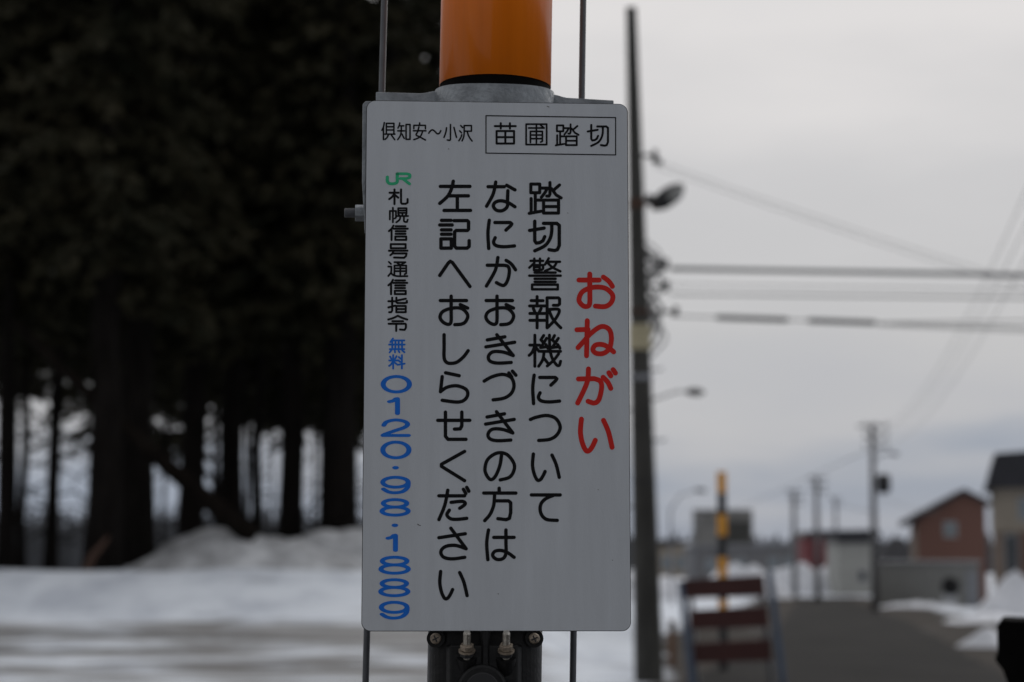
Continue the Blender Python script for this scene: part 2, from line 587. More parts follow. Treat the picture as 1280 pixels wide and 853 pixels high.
CROWNS = [crown_mesh(40 + i, b_, tp, rm_, 205) for i, (b_, tp, rm_) in enumerate(((4.6, 20, 3.2), (5.2, 22, 3.0), (4.2, 19, 3.5), (5.6, 21, 2.8)))]


def conifer(px, D, dia, label, group, k, lift=0.0, lean=0.0):
    x = (px - 640) / FPX * D / math.cos(TILT) * 1.0
    z = ground_z(x, D)
    e = empty('conifer', (x, D, z), label, 'conifer', group)
    rr = random.Random(int(px * 7 + D * 13))
    H = 20.5
    mb = MB()
    pts = []; rad = []
    for i in range(13):
        u = i / 12
        pts.append(Vector((lean * u * H + 0.05 * rr.uniform(-1, 1) * (u > 0), 0.05 * rr.uniform(-1, 1), -0.3 + u * H)))
        rad.append(dia / 2 * ((1 - u) ** 0.8 * 0.95 + 0.05) * (1.25 if i == 0 else 1))
    mb.tube(pts, rad, 10)
    for q in range(9):                       # dead lower branches
        zz = rr.uniform(1.2, 6.5); a = rr.uniform(0, 6.28); L_ = rr.uniform(0.5, 2.0)
        c = Vector((lean * zz, 0, zz))
        p1 = c + Vector((math.cos(a) * L_ * .5, math.sin(a) * L_ * .5, rr.uniform(-.15, .15)))
        p2 = c + Vector((math.cos(a) * L_, math.sin(a) * L_, -rr.uniform(0.1, .6)))
        mb.tube([c, p1, p2], [0.035, 0.022, 0.008], 5, False)
        p3 = p1 + Vector((rr.uniform(-.6, .6), rr.uniform(-.6, .6), -rr.uniform(.1, .5)))
        mb.tube([p1, p3], [0.018, 0.006], 4, False)
    mb.build('trunk', M['bark'], e, sm=True)
    c = bpy.data.objects.new('crown', CROWNS[k % 4])
    COL.objects.link(c)
    c.parent = e
    c.location = (lean * 6, 0, lift)
    c.rotation_euler = (0, 0, rr.uniform(0, 6.28))
    s_ = rr.uniform(0.92, 1.1)
    c.scale = (s_, s_, 1)
    return e


FRONT = [(14, 40, .30, 'conifer with the leftmost trunk in the photo', .7),
         (34, 45, .19, 'thin conifer trunk just right of the leftmost trunk', 0.9),
         (69, 42, .25, 'slim conifer standing alone between the two left sky gaps', 0.9),
         (134, 38.6, .60, 'thick conifer with dark trunk, front left of a close pair, widest sky gap beside it', -0.1),
         (174, 40.2, .62, 'thick conifer at the right of the close pair of broad trunks', 0.1),
         (245, 43, .52, 'stout conifer directly right of the wide sky gap crossed by the leaning dead trunk', 0),
         (292, 44, .44, 'conifer whose trunk rises from the left end of the snow heap top', 0.4),
         (322, 47, .26, 'slender conifer squeezed between two trunks above the snow heap', 0.6),
         (366, 43, .50, 'conifer with straight trunk right above the snow heap peak', 0.3),
         (424, 42.4, .72, 'broad conifer trunk nearest the left edge of the sign', 0),
         (548, 46, .4, 'conifer standing behind the orange pole, only its dark boughs showing beside it', 0.2),
         (486, 43, .5, 'conifer behind the left part of the sign, only its foliage above showing', 0)]
for i, (px, D, dia, lb, lf) in enumerate(FRONT):
    conifer(px, D, dia * 1.15, lb, 'dark conifers of the grove', i, lf + 0.5, 0.004 * ((i * 7) % 5 - 2))
BL = 'dark conifer in the rear rows of the grove, its foliage filling gaps between nearer trees'
for i, (px, D, dia) in enumerate([(-70, 46, .5), (-30, 41, .4), (8, 52, .3), (70, 53, .22), (128, 50, .5), (180, 49, .5), (250, 52, .42), (282, 55, .34), (420, 51, .6), (370, 54, .4),
                                  (150, 58, .5), (20, 60, .34), (244, 61, .4), (440, 60, .5), (300, 64, .36), (495, 53, .5), (-90, 56, .5), (160, 67, .5), (408, 66, .5), (360, 62, .36), (271, 56, .2), (341, 60, .13), (209, 58, .12), (393, 61, .13), (310, 52, .16), (535, 56, .45), (560, 64, .45)]):
    if px > -60:
        conifer(px, D, dia, BL, 'conifers in the rear rows', i + 1, 0.7 + 0.25 * (i % 4))
    else:
        conifer(px, D, dia, 'dark conifer just outside the left edge, boughs reaching into the corner', 'dark conifers of the grove', i + 1, -0.3)

# the fallen trunk leaning through the grove and a stump
mb = MB()
a, c = P(18, 402, 37.9), P(316, 672, 39.8)
pts = [a + (c - a) * (i / 8) + Vector((0, 0, -0.12 * math.sin(math.pi * i / 8))) for i in range(9)]
mb.tube(pts, [0.09 + 0.13 * i / 8 for i in range(9)], 9)
for i in range(2, 8):
    q = pts[i]
    mb.tube([q, q + Vector((0.2 + .1 * i % .3, -.1, 0.5)), q + Vector((0.1, 0, 1.0))], [0.03, 0.02, 0.006], 5, False)
o = mb.build('leaning_trunk', M['deadwood'], sm=True, off=c)
o.location = c
tag(o, 'fallen dead trunk leaning diagonally across the standing conifers', 'dead tree')
mb = MB()
c = P(112, 712, 38.2)
mb.tube([c + Vector((-.15, 0, -.3)), c + Vector((.06, 0, .25)), c + Vector((.35, 0, .62))], [0.10, 0.08, 0.03], 8)
o = mb.build('broken_branch', M['rusty'], sm=True, off=c)
o.location = c
tag(o, 'short reddish broken branch sticking out of the snow crest by the thick trunk pair', 'branch')

# ------------------------------------------------------------------ utility poles and wires
PD = 25.0
pb = P(812, 872, PD); pt = P(789, 10, PD)
pole = empty('utility_pole', (pb.x, pb.y, ground_z(pb.x, pb.y) - 0.02), 'tall dark tapering utility pole with cables beside the right edge of the sign', 'utility pole', 'utility poles along the road')
o_ = pole.location
mb = MB()
mb.tube([pb + (pt - pb) * (i / 12) - o_ for i in range(13)], [0.185 - (0.185 - 0.068) * i / 12 for i in range(13)], 20)
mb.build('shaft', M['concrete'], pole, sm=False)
def on_pole(y):
    return pb + (pt - pb) * ((872 - y) / 862)
def pole_r(y):
    return 0.185 - 0.117 * (872 - y) / 862
for y, h, dr, mt in ((480, .07, .012, 'pale_steel'), (262, .12, .014, 'rusty'), (398, .06, .012, 'rusty'), (540, .03, .008, 'dark_metal'), (608, .03, .008, 'dark_metal')):
    c = on_pole(y) - o_
    MB().tube([c - Vector((0, 0, h / 2)), c + Vector((0, 0, h / 2))], pole_r(y) + dr, 18).build('band', M[mt], pole)
c = on_pole(430) - o_
MB().tube([c - Vector((0, 0, .16)), c + Vector((0, 0, .16))], pole_r(430) + .02, 18).build('pale_wrap', M['cream'], pole)
# insulator brackets and drooping jumper cables right of the shaft
rr = random.Random(3)
for y, L_ in ((200, .16), (338, .24), (366, .24), (398, .34)):
    c = on_pole(y)
    m_ = MB().bar(c - o_, c + Vector((pole_r(y) + L_, 0, 0)) - o_, .035, .035)
    m_.tube([c + Vector((pole_r(y) + L_, 0, -.06)) - o_, c + Vector((pole_r(y) + L_, 0, .07)) - o_], .035, 8)
    m_.build('insulator_bracket', M['dark_metal'], pole)
mb = MB()
for k in range(18):
    y0 = rr.uniform(290, 415); y1 = y0 + rr.uniform(20, 70)
    a = on_pole(y0) + Vector((pole_r(y0), 0, 0)); c = on_pole(y1) + Vector((pole_r(y1), 0, 0))
    bl = rr.uniform(.02, .22)
    pts = []
    for i in range(9):
        u = i / 8
        pts.append(a.lerp(c, u) + Vector((bl * math.sin(math.pi * u), rr.uniform(-.03, .03), .04 * math.sin(4 * u + k))) - o_)
    mb.tube(pts, .012, 6, False)
mb.build('jumper_cables', M['cable'], pole, sm=True)
for k, y in enumerate((470, 520, 558, 640, 690, 735)):
    c = on_pole(y) - o_
    sg = 1 if k % 2 == 0 else -1
    MB().tube([c + Vector((sg * pole_r(y) * .8, 0, 0)), c + Vector((sg * (pole_r(y) + .13), 0, .0)), c + Vector((sg * (pole_r(y) + .13), 0, .03))], .011, 6).build('step_bolt', M['dark_metal'], pole)

def lamp_head(parent, a, tipv, length, rad, glass=True, mh='dark_metal'):
    mb = MB()
    d = tipv.normalized()
    prof = [(0, .30), (.08, .55), (.25, .9), (.5, 1.0), (.75, .85), (.92, .5), (1, .08)]
    mb.tube([a + d * length * u for u, r_ in prof], [rad * r_ for u, r_ in prof], 16)
    mb.build('lamp_housing', M[mh], parent, sm=True)
    if glass:
        n = Vector((d.z * .7, -1.0, -d.x * .7)).normalized()
        m2 = MB()
        m2.tube([a + d * length * u + n * rad * .34 for u in (.35, .5, .7, .9)], [rad * .45, rad * .82, rad * .80, rad * .4], 12)
        m2.build('lens', M['lamp_glass'], parent, sm=True)

lc = on_pole(258)
lo = lc + Vector((pole_r(258) + 0.01, 0, 0))
lamp = empty('flood_lamp', lo, 'oval dark lamp tilted upward on the upper part of the near utility pole', 'lamp')
MB().bar((0, 0, .03), (.12, 0, .0), .10, .12).build('bracket', M['dark_metal'], lamp)
MB().tube([(.07, 0, -.06), (.15, 0, -.04)], .06, 12).build('swivel', M['rusty'], lamp)
lamp_head(lamp, Vector((.09, 0, -.09)), Vector((.45, 0, .33)), .50, .125)
lc = on_pole(506)
lo = lc + Vector((pole_r(506), 0, 0))
lamp = empty('street_lamp', lo, 'small street lamp on a thin curved arm halfway up the near utility pole', 'lamp')
MB().tube([(0, 0, -.02), (.14, 0, .03), (.30, 0, .085), (.46, 0, .09)], .013, 8).build('arm', M['pale_steel'], lamp, sm=True)
lamp_head(lamp, Vector((.42, 0, .085)), Vector((1, 0, -.03)), .24, .052)


def wire(name, pts, r_, mt, label, group=None, sag=0.0, n=14, extra=None):
    P_ = []
    a, c = pts
    for i in range(n + 1):
        u = i / n
        P_.append(a.lerp(c, u) - Vector((0, 0, sag * 4 * u * (1 - u))))
    mid = a
    if not extra:
        o = MB().tube(P_, r_, 6).build(name, M[mt], sm=True, off=mid)
        o.location = mid
        return tag(o, label, 'cable', group)
    e = empty(name, mid, label, 'cable', group)
    MB().tube(P_, r_, 6).build('conductor', M[mt], e, sm=True, off=mid)
    for u0, u1, rad in extra:
        def at(u): return a.lerp(c, u) - Vector((0, 0, sag * 4 * u * (1 - u)))
        us = [u0, u0 + .003, u0 + (u1 - u0) * .5, u1 - .003, u1]
        MB().tube([at(u) for u in us], [r_, rad, rad, rad, r_], 10).build('splice_sleeve', M['cable'], e, sm=True, off=mid)
    return e

G = 'overhead cables strung right from the near pole'
XE = 2600
def seg(y0, y1, D=25.0, x0=838):
    """cable from the near pole through the photograph's right edge and on"""
    a = P(x0, y0, D)
    y2 = y0 + (y1 - y0) * (XE - x0) / (1280 - x0)
    return a, P(XE, y2, D)
wire('overhead_cable', seg(336, 344), .029, 'pale_cable', 'thick grey overhead cable, topmost of the level cables right of the sign', G)
wire('overhead_cable', seg(356, 363), .006, 'wire', 'hair-thin upper wire of the faint pair under the thick level cable', G)
wire('overhead_cable', seg(368, 373), .011, 'wire', 'faint grey level wire midway between the thick cable and the one with sleeves', G)
a, c = seg(395, 410)
L_ = (1280 - 838) / (XE - 838)
def uu(px): return (px - 838) / (XE - 838)
wire('overhead_cable', (a, c), .009, 'cable', 'overhead cable carrying two long dark splice sleeves, lowest of the level cables', G, extra=[(uu(893), uu(988), .033), (uu(1008), uu(1098), .033)])
a = P(1098, 404, 25); c = P(XE, 382, 25)
wire('overhead_cable', (a, c), .007, 'cable', 'thin cable rising gently right from the end of the second splice sleeve', G)
wire('overhead_cable', (a + Vector((0, .05, -.02)), P(XE, 470, 25)), .008, 'cable', 'thin cable sagging right from the end of the second splice sleeve', G)
a = P(818, 201, 25); c = P(1700, 470, 25)
wire('overhead_cable', (a, c), .0045, 'wire', 'upper of two fine wires slanting down right from near the top of the pole', G, sag=.12)
wire('overhead_cable', (a + Vector((0, .1, -.05)), c + Vector((0, .1, -.08))), .0045, 'wire', 'lower of two fine wires slanting down right from near the top of the pole', G, sag=.12)
m_ = MB().tube([a - Vector((.04, 0, -.01)), a + Vector((.1, 0, -.03))], [.03, .045], 8)
o = m_.build('wire_clamp', M['dark_metal'], sm=True, off=a); o.location = a
tag(o, 'small dark clamp where the two slanting wires leave the near pole', 'clamp')


def far_pole(px, ytop, D, r_, label, arms=True, lamp_arm=False, box=False):
    tp = P(px, ytop, D)
    z = ground_z(tp.x, D)
    e = empty('utility_pole', (tp.x, D, z), label, 'utility pole', 'utility poles along the road')
    H = tp.z - z
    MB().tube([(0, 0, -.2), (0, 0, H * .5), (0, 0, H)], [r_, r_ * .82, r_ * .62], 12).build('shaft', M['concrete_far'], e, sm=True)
    if arms:
        for k in range(3):
            zz = H - .12 - k * .5
            m_ = MB().bar((-.7 + .3 * k, 0, zz), (.75, 0, zz), .09, .09)
            for q in (-.35, .2, .7):
                m_.tube([(q, 0, zz), (q, 0, zz + .2)], .05, 6)
            m_.build('crossarm', M['dark_metal'], e)
    if box:
        MB().tube([(.5, 0, H - 3.3), (.5, 0, H - 3.15), (.5, 0, H - 2.5), (.5, 0, H - 2.38)], [.25, .33, .33, .2], 12).build('transformer', M['dark_metal'], e, sm=True)
        MB().bar((0, 0, H - 2.75), (.5, 0, H - 2.75), .1, .1).build('bracket', M['dark_metal'], e)
        MB().tube([(0, 0, H - 1.75), (.5, 0, H - 1.45), (1.0, 0, H - 1.4)], .04, 6).build('lamp_arm', M['pale_steel'], e)
        MB().tube([(.85, 0, H - 1.4), (1.0, 0, H - 1.42), (1.25, 0, H - 1.45)], [.05, .1, .04], 8).build('lamp_housing', M['dark_metal'], e, sm=True)
    return e

far_pole(1090, 530, 95, .19, 'grey utility pole with transformer can in front of the grey shed corner', box=True)
far_pole(1020, 596, 145, .24, 'grey utility pole rising over the red building', True)
far_pole(992, 613, 160, .26, 'grey utility pole left of the red building, foot in snow', True)
far_pole(1044, 622, 260, .28, 'most distant faint utility pole above the white building roof', True)
# conductors from the transformer pole up over the camera's right
G2 = 'wires climbing from the transformer pole'
for k, (y0, x1, y1, lb) in enumerate(((533, 1330, 130, 'leftmost faint wire curving up right from the transformer pole'), (540, 1345, 150, 'second faint wire curving up right from the transformer pole'), (556, 1362, 168, 'third faint wire curving up right from the transformer pole'))):
    wire('overhead_wire', (P(1090, y0, 95), P(x1, y1, 30)), .0085, 'wire', lb, G2, sag=1.5, n=24)
wire('overhead_wire', (P(1090, 560, 95), P(840, 660, 240)), .02, 'wire', 'faint wire running left from the transformer pole toward distant lamps', G2, sag=.5)
wire('overhead_wire', (P(1092, 618, 95), P(1180, 642, 128)), .016, 'wire', 'service wire dropping from the transformer pole to the brown house', G2, sag=.2)
wire('overhead_wire', (P(1020, 606, 145), P(1090, 640, 96)), .02, 'wire', 'wire between the pole over the red building and the transformer pole', G2, sag=.4)

# far double-bend street lamps
for px, yt, D, ex, lb in ((838, 612, 130, 46, 'distant street lamp with long curved arm left of the striped pole'), (866, 640, 170, 20, 'small distant street lamp at the left end of the billboard')):
    tp = P(px, yt + 26, D); z = ground_z(tp.x, D); H = tp.z - z; s_ = D / FPX
    e = empty('street_lamp', (tp.x, D, z), lb, 'lamp', 'distant street lamps')
    MB().tube([(0, 0, 0), (0, 0, H), (ex * .25 * s_, 0, H + 18 * s_), (ex * .7 * s_, 0, H + 25 * s_)], [.09, .07, .05, .04], 8).build('post', M['pale_steel'], e, sm=True)
    lamp_head(e, Vector((ex * .65 * s_, 0, H + 25 * s_)), Vector((1, 0, -.05)), ex * .35 * s_, .14, False)

# ------------------------------------------------------------------ buildings
def rect(px0, py0, px1, py1, D):
    a, c = P(px0, py0, D), P(px1, py1, D)
    return a.x, c.x, c.z, a.z      # x0 x1 zlow zhigh

def window(e, x0, x1, z0, z1, y, glass='glass', fr=.07):
    m_ = MB()
    m_.box(((x0 + x1) / 2, y - .03, z0 + fr / 2), (x1 - x0, .10, fr)).box(((x0 + x1) / 2, y - .03, z1 - fr / 2), (x1 - x0, .10, fr))
    m_.box((x0 + fr / 2, y - .03, (z0 + z1) / 2), (fr, .10, z1 - z0 - 2 * fr)).box((x1 - fr / 2, y - .03, (z0 + z1) / 2), (fr, .10, z1 - z0 - 2 * fr))
    f_ = m_.build('window', M['frame'], e)
    MB().box(((x0 + x1) / 2, y - .012, (z0 + z1) / 2), (x1 - x0 - 2 * fr, .03, z1 - z0 - 2 * fr)).build('pane', M[glass], f_)

# brown gabled house
D = 128
xl, xr, z0, z1 = rect(1146, 627, 1233, 765, D)
xrg = P(1204, 613, D).x; zr = P(1204, 617, D).z; zl = P(1146, 650, D).z; zrt = P(1233, 630, D).z
base = ground_z(xl, D)
h_ = empty('gabled_house', (xl, D, base), 'brown house with dark gabled roof and one small gable window', 'house', rot=(0, 0, R(-7.5)))
w = xr - xl; rx = xrg - xl
MB().prism([(0, 0), (w, 0), (w, zrt - base), (rx, zr - base), (0, zl - base)], 'y', 0, 6).build('wall', M['brown_wall'], h_)
MB().box((-.03, 3, (zl - base) * .5 - .1), (.05, 5.9, zl - base - .35)).build('side_wall', M['tan_wall'], h_)
sl = (zr - zl) / rx; sr = (zr - zrt) / (w - rx)
ov = .75
m_ = MB().prism([(rx, zr - base + .02), (rx, zr - base + .30), (-ov, zl - base - ov * sl + .42), (-ov, zl - base - ov * sl + .02)], 'y', -.45, 6.4)
m_.prism([(rx, zr - base + .02), (w + .35, zrt - base - .35 * sr + .02), (w + .35, zrt - base - .35 * sr + .26), (rx, zr - base + .30)], 'y', -.45, 6.4)
m_.build('roof', M['roof'], h_)
wx = P(1187, 662, D).x - xl; wz = P(1187, 662, D).z - base
window(h_, wx - .42, wx + .42, wz - .5, wz + .5, 0)

# grey flat shed in front of it
D = 112
xl, xr, z0, z1 = rect(1097, 704, 1222, 757, D)
base = ground_z(xl, D)
h_ = empty('garage', (xl, D, base), 'low grey flat-roofed shed wall in front of the brown house', 'shed', rot=(0, 0, R(-9)))
w = xr - xl; hh = z1 - base
MB().box((w / 2, 2.2, hh / 2 - .1), (w, 4.4, hh + .2)).build('wall', M['grey_wall'], h_)
MB().box((w / 2, 2.2, hh + .06), (w + .3, 4.7, .1)).build('roof', M['pale_steel'], h_)
MB().box((w * .93, -.02, hh * .42), (w * .11, .06, hh * .8)).build('door', M['pale_steel'], h_)
# dark round thing on a pale stand
D = 108
c = P(1187, 733, D)
base = ground_z(c.x, D)
h_ = empty('satellite_dish', (c.x, D, base), 'black round dish on a pale stand before the right part of the grey shed', 'dish')
zc = c.z - base
MB().tube([(0, .0, zc), (0, -.10, zc), (0, -.22, zc)], [.2, .46, .50], 20).build('dish', M['black'], h_, sm=True)
m_ = MB().prism([(-.45, -.1), (.45, -.1), (.30, zc * .62), (-.30, zc * .62)], 'y', -.2, .35)
m_.build('stand', M['frame'], h_, bevel=.03)
MB().tube([(0, .1, zc * .6), (0, .05, zc)], .06, 8).build('mast', M['dark_metal'], h_)

# cream house at the right edge
D = 88
xl, _, _, zt = rect(1241, 600, 1300, 700, D)
base = ground_z(xl, D)
h_ = empty('cream_house', (xl, D, base), 'cream two-storey house with dark roof cut off by the right edge', 'house', rot=(0, 0, R(-12.5)))
zu = P(1241, 610, D).z - base; zm = P(1241, 665, D).z - base; w = 7.0; zs_ = P(1241, 655, D).z - base
MB().box((w / 2, 3.5, (zm + zu) / 2), (w, 7, zu - zm)).build('upper_wall', M['cream_wall'], h_)
MB().box((w / 2, 3.56, zm / 2 - .1), (w - .12, 6.9, zm + .19)).build('lower_wall', M['tan_wall'], h_)
zr_ = P(1250, 566, D).z - base
m_ = MB().prism([(-.45, zu - .35), (.1, zr_ - .05), (w, zr_ + .4), (w + .5, zu - .2), (w, zu - .02), (-.3, zu - .02)], 'y', -.5, 7.3)
m_.build('roof', M['roof'], h_)
xa = P(1256, 700, D).x - xl; xb = P(1272, 700, D).x - xl
window(h_, xa, xb, P(1256, 728, D).z - base, P(1256, 668, D).z - base, 0.05, 'dark_glass')
MB().box((P(1278, 700, D).x - xl, -.05, zm / 2), (.16, .16, zm)).build('porch_post', M['brown_wall'], h_)
xa = P(1262, 640, D).x - xl
window(h_, xa + .35, xa + 1.1, zm + .5, zm + 1.5, 0, 'glass')

# red building and the white one
D = 190
xl, xr, z0, z1 = rect(1006, 672, 1050, 712, D)
base = ground_z(xl, D)
h_ = empty('red_building', (xl, D, base), 'long red-walled building under a dark roof in the distance', 'building')
w = xr - xl + 3
MB().box((w / 2, 4, (z1 - base) / 2), (w, 8, z1 - base)).build('wall', M['red_wall'], h_)
MB().prism([(-.3, z1 - base + .02), (w + 1, z1 - base + .02), (w + .6, z1 - base + .75), (.6, z1 - base + .62)], 'y', -.4, 8.4).build('roof', M['roof'], h_)
window(h_, w * .2, w * .2 + .9, .9, 2.0, 0, 'dark_glass')
D = 165
xl, xr, z0, z1 = rect(1047, 679, 1094, 745, D)
base = ground_z(xl, D)
h_ = empty('white_building', (xl, D, base), 'pale white building between the red one and the transformer pole', 'building')
w = xr - xl
MB().box((w / 2, 3, (z1 - base) / 2), (w, 6, z1 - base)).build('wall', M['white_wall'], h_)
MB().prism([(-.3, z1 - base + .01), (w + .3, z1 - base + .01), (w + .2, z1 - base + .6), (0, z1 - base + .5)], 'y', -.3, 6.3).build('roof', M['roof'], h_)
window(h_, w * .55, w * .55 + .7, 1.1, 2.0, 0, 'dark_glass')
# dark low shed left of the brown house
D = 140
xl, xr, z0, z1 = rect(1094, 672, 1143, 710, D)
base = ground_z(xl, D)
h_ = empty('dark_shed', (xl, D, base), 'dark low hip-roofed shed between the transformer pole and the brown house', 'shed', rot=(0, 0, R(-9)))
w = xr - xl; hh = z1 - base
MB().box((w / 2, 2.5, hh * .3), (w - .3, 5, hh * .6)).build('wall', M['dark_metal'], h_)
m_ = MB(); a_ = hh * .6 + .01
m_.v += [Vector(p) for p in ((-.1, -.3, a_), (w + .1, -.3, a_), (w + .1, 5.3, a_), (-.1, 5.3, a_), (w * .45, 2, hh), (w * .75, 2, hh))]
m_.f += [[0, 1, 5, 4], [1, 2, 5], [2, 3, 4, 5], [3, 0, 4], [0, 3, 2, 1]]
m_.build('roof', M['roof'], h_)
# billboard on posts, low store beneath it and other low far buildings
D = 180
xl, xr, z0, z1 = rect(866, 637, 941, 681, D)
base = ground_z(xl, D)
h_ = empty('billboard', (xl, D, base), 'weathered grey billboard panel on posts behind the striped pole', 'billboard')
w = xr - xl
MB().box((w / 2, 0, (z0 + z1) / 2 - base), (w, .25, z1 - z0)).build('board', M['panel'], h_)
MB().box((w * .74, -.17, (z0 * .65 + z1 * .35) - base), (w * .46, .06, (z1 - z0) * .6)).build('poster', M['concrete'], h_)
for q in range(1, 4):
    MB().box((w / 2, -.15, z0 - base + (z1 - z0) * q / 4), (w, .05, .08)).build('rail', M['concrete_far'], h_)
for q in (.1, .5, .9):
    MB().bar((w * q, .3, -.2), (w * q, .3, z1 - base - .2), .22, .22).build('post', M['concrete_far'], h_)
for px0, py0, px1, D, mt, lb, nm in ((862, 684, 958, 215, 'concrete_far', 'low grey store building under the billboard', 'store_building'),
                                     (818, 681, 862, 230, 'cream_wall', 'pale low building just right of the near utility pole', 'low_building'),
                                     (950, 683, 1000, 240, 'concrete_far', 'low grey building left of the red building', 'low_building')):
    xl, xr, z0, z1 = rect(px0, py0, px1, 720, D)
    base = ground_z(xl, D)
    h_ = empty(nm, (xl, D, base), lb, 'building')
    w = xr - xl; hh = z1 - base
    MB().box((w / 2, 4, hh / 2), (w, 8, hh)).build('wall', M[mt], h_)
    MB().prism([(-.3, hh + .01), (w + .3, hh + .01), (w - .5, hh + .5), (.5, hh + .5)], 'y', -.3, 8.3).build('roof', M['roof' if mt == 'cream_wall' else 'pale_steel'], h_)
    for q in (.2, .6):
        window(h_, w * q, w * q + 1.2, hh * .35, hh * .7, 0, 'glass')

# a low parked van-like row is unreadable in the photograph; a parked car stands by the far verge
# ------------------------------------------------------------------ striped crossing pole behind the barrier
D = 28.0
tp = P(902, 590, D)
z = ground_z(tp.x, D)
e = empty('striped_pole', (tp.x, D, z), 'yellow and black striped crossing pole behind the barricade', 'pole')
H = tp.z - z
hb = 26.5 * D / FPX
k = 0; zt_ = H
while zt_ > 0.02:
    zb = max(-0.05, zt_ - hb)
    if k == 7: zb = -0.05
    MB().tube([(0, 0, zb + .001), (0, 0, zt_)], .066 if k % 2 == 0 else .064, 16).build('yellow_band' if k % 2 == 0 else 'black_band', M['yellow'] if k % 2 == 0 else M['black_band'], e, sm=False)
    zt_ = zb; k += 1
    if zb < 0: break
D = 30.0
a = P(840, 776, D); z = ground_z(a.x, D)
e = empty('marker_post', (a.x, D, z), 'short faded orange marker post left of the barricade', 'post')
MB().tube([(0, 0, -.05), (0, 0, a.z - z)], .05, 12).build('shaft', M['orange_post'], e)
MB().tube([(0, 0, a.z - z - .14), (0, 0, a.z - z - .05)], .053, 12).build('dark_band', M['dark_metal'], e)

# ------------------------------------------------------------------ barricade
D = 21.5
zt = P(850, 727, D)
gz = ground_z(zt.x, D)
bx = P(905, 853, D).x
bar = empty('barricade', (bx, D, gz), 'folding road barricade with maroon boards and blue steel legs', 'barricade')
o_ = bar.location
def L(x, y, D_): return P(x, y, D_) - o_
legs = (('leg', 'blue_steel', L(851, 727, D), L(868, 868, D - .15)), ('leg', 'blue_steel', L(962, 714, D), L(982, 868, D - .15)),
        ('leg', 'pale_steel', L(863, 731, D + .10), L(872, 850, D + .65)), ('leg', 'pale_steel', L(952, 727, D + .10), L(966, 850, D + .65)))
for n_, mt, a, c in legs:
    c = Vector((c.x, c.y, 0.0))
    MB().bar(a, c, .05, .05).build(n_, M[mt], bar)
for (ya, yb, yc, yd, xa, xb) in ((725, 748, 719, 745, 855, 955), (763, 787, 758, 784, 861, 959), (804, 829, 799, 826, 866, 963)):
    a, b_, c, d = L(xa, ya, D - .03), L(xa + 2, yb, D - .03), L(xb + 2, yd, D - .06), L(xb, yc, D - .06)
    m_ = MB()
    k = Vector((0, .03, 0))
    m_.v += [a, b_, c, d, a + k, b_ + k, c + k, d + k]
    m_.f += [[0, 1, 2, 3], [4, 7, 6, 5], [0, 4, 5, 1], [1, 5, 6, 2], [2, 6, 7, 3], [3, 7, 4, 0]]
    m_.build('board', M['maroon'], bar)

# ------------------------------------------------------------------ black box at the right edge
D = 3.6
c0 = P(1247, 776, D)
e = empty('black_lamp_hood', (c0.x + .02, D, 0), 'black rounded equipment hood poking in at the lower right corner', 'equipment', rot=(0, 0, R(-14.5)))
o_ = e.location
def L2(x, y): 
    q = P(x, y, D) - o_
    return (q.x, q.z)
poly = [L2(1253, 774), L2(1330, 777), L2(1332, 930), L2(1300, 930), L2(1262, 858), L2(1254, 836), L2(1247, 827), L2(1244, 821), L2(1248, 818), L2(1247, 782)]
MB().prism(poly, 'y', -.05, .16).build('hood', M['matt_black'], e, bevel=.008, seg=3)
zc = P(1300, 850, D).z
MB().tube([(.0, .05, 0), (.0, .05, zc - .02)], .03, 14).build('post', M['black_band'], e)

# ------------------------------------------------------------------ the crossing pole that carries the sign
PR = 0.0555
SROT = Euler((-0.0173898770, 0.00110386183, 0.0544666968))
SLOC = Vector((-0.0141839406, 1.86849519, EYE - 0.0739078238))
SH = 0.5008
SM = SROT.to_matrix()
# Rodrigues rotation from the survey
rv = Vector((-0.0173898770, 0.00110386183, 0.0544666968))
SM = Matrix.Rotation(rv.length, 3, rv.normalized())
SN = SM @ Vector((0, 1, 0))

YP = 1.868 + PR + 0.026
pa = P(620, 50, YP); pc = P(606, 820, YP)
pdir = (pa - pc).normalized()
def pole_at(z): return pc + pdir * ((z - pc.z) / pdir.z)
base = pole_at(0.0)
pole = empty('crossing_signal_pole', base, 'thick orange crossing pole behind the white notice, black below it', 'pole')
def ptube(z0, z1, r_, name, mt, n=64, sm=True):
    m_ = MB()
    zs2 = [z0 + (z1 - z0) * i / 6 for i in range(7)]
    m_.tube([pole_at(z_) - base for z_ in zs2], r_, n)
    o = m_.build(name, M[mt], pole, sm=False)
    for p in o.data.polygons:
        p.use_smooth = len(p.vertices) == 4
    return o
zb1 = P(620, 92.5, YP - PR).z        # lower end of the orange paint at the front of the pole
zb0 = P(620, 113, YP - PR).z
zbl = 1.70
ptube(zb1, 3.3, PR, 'orange_section', 'orange')
ptube(zbl, zb1, PR - .0004, 'black_section', 'matt_black')
ptube(0.55, 1.1, PR, 'orange_section', 'orange')
ptube(1.1, zbl, PR - .0004, 'black_section', 'black_band')
ptube(-0.02, 0.55, PR - .0004, 'black_section', 'black_band')
MB().tube([pole_at(3.3) - base, pole_at(3.315) - base, pole_at(3.34) - base], [PR + .003, PR + .003, PR * .5], 32).build('cap', M['black_band'], pole)
m_ = MB().tube([pole_at(0.0) - base, pole_at(0.03) - base], .13, 24)
m_.build('base_flange', M['galv'], pole)

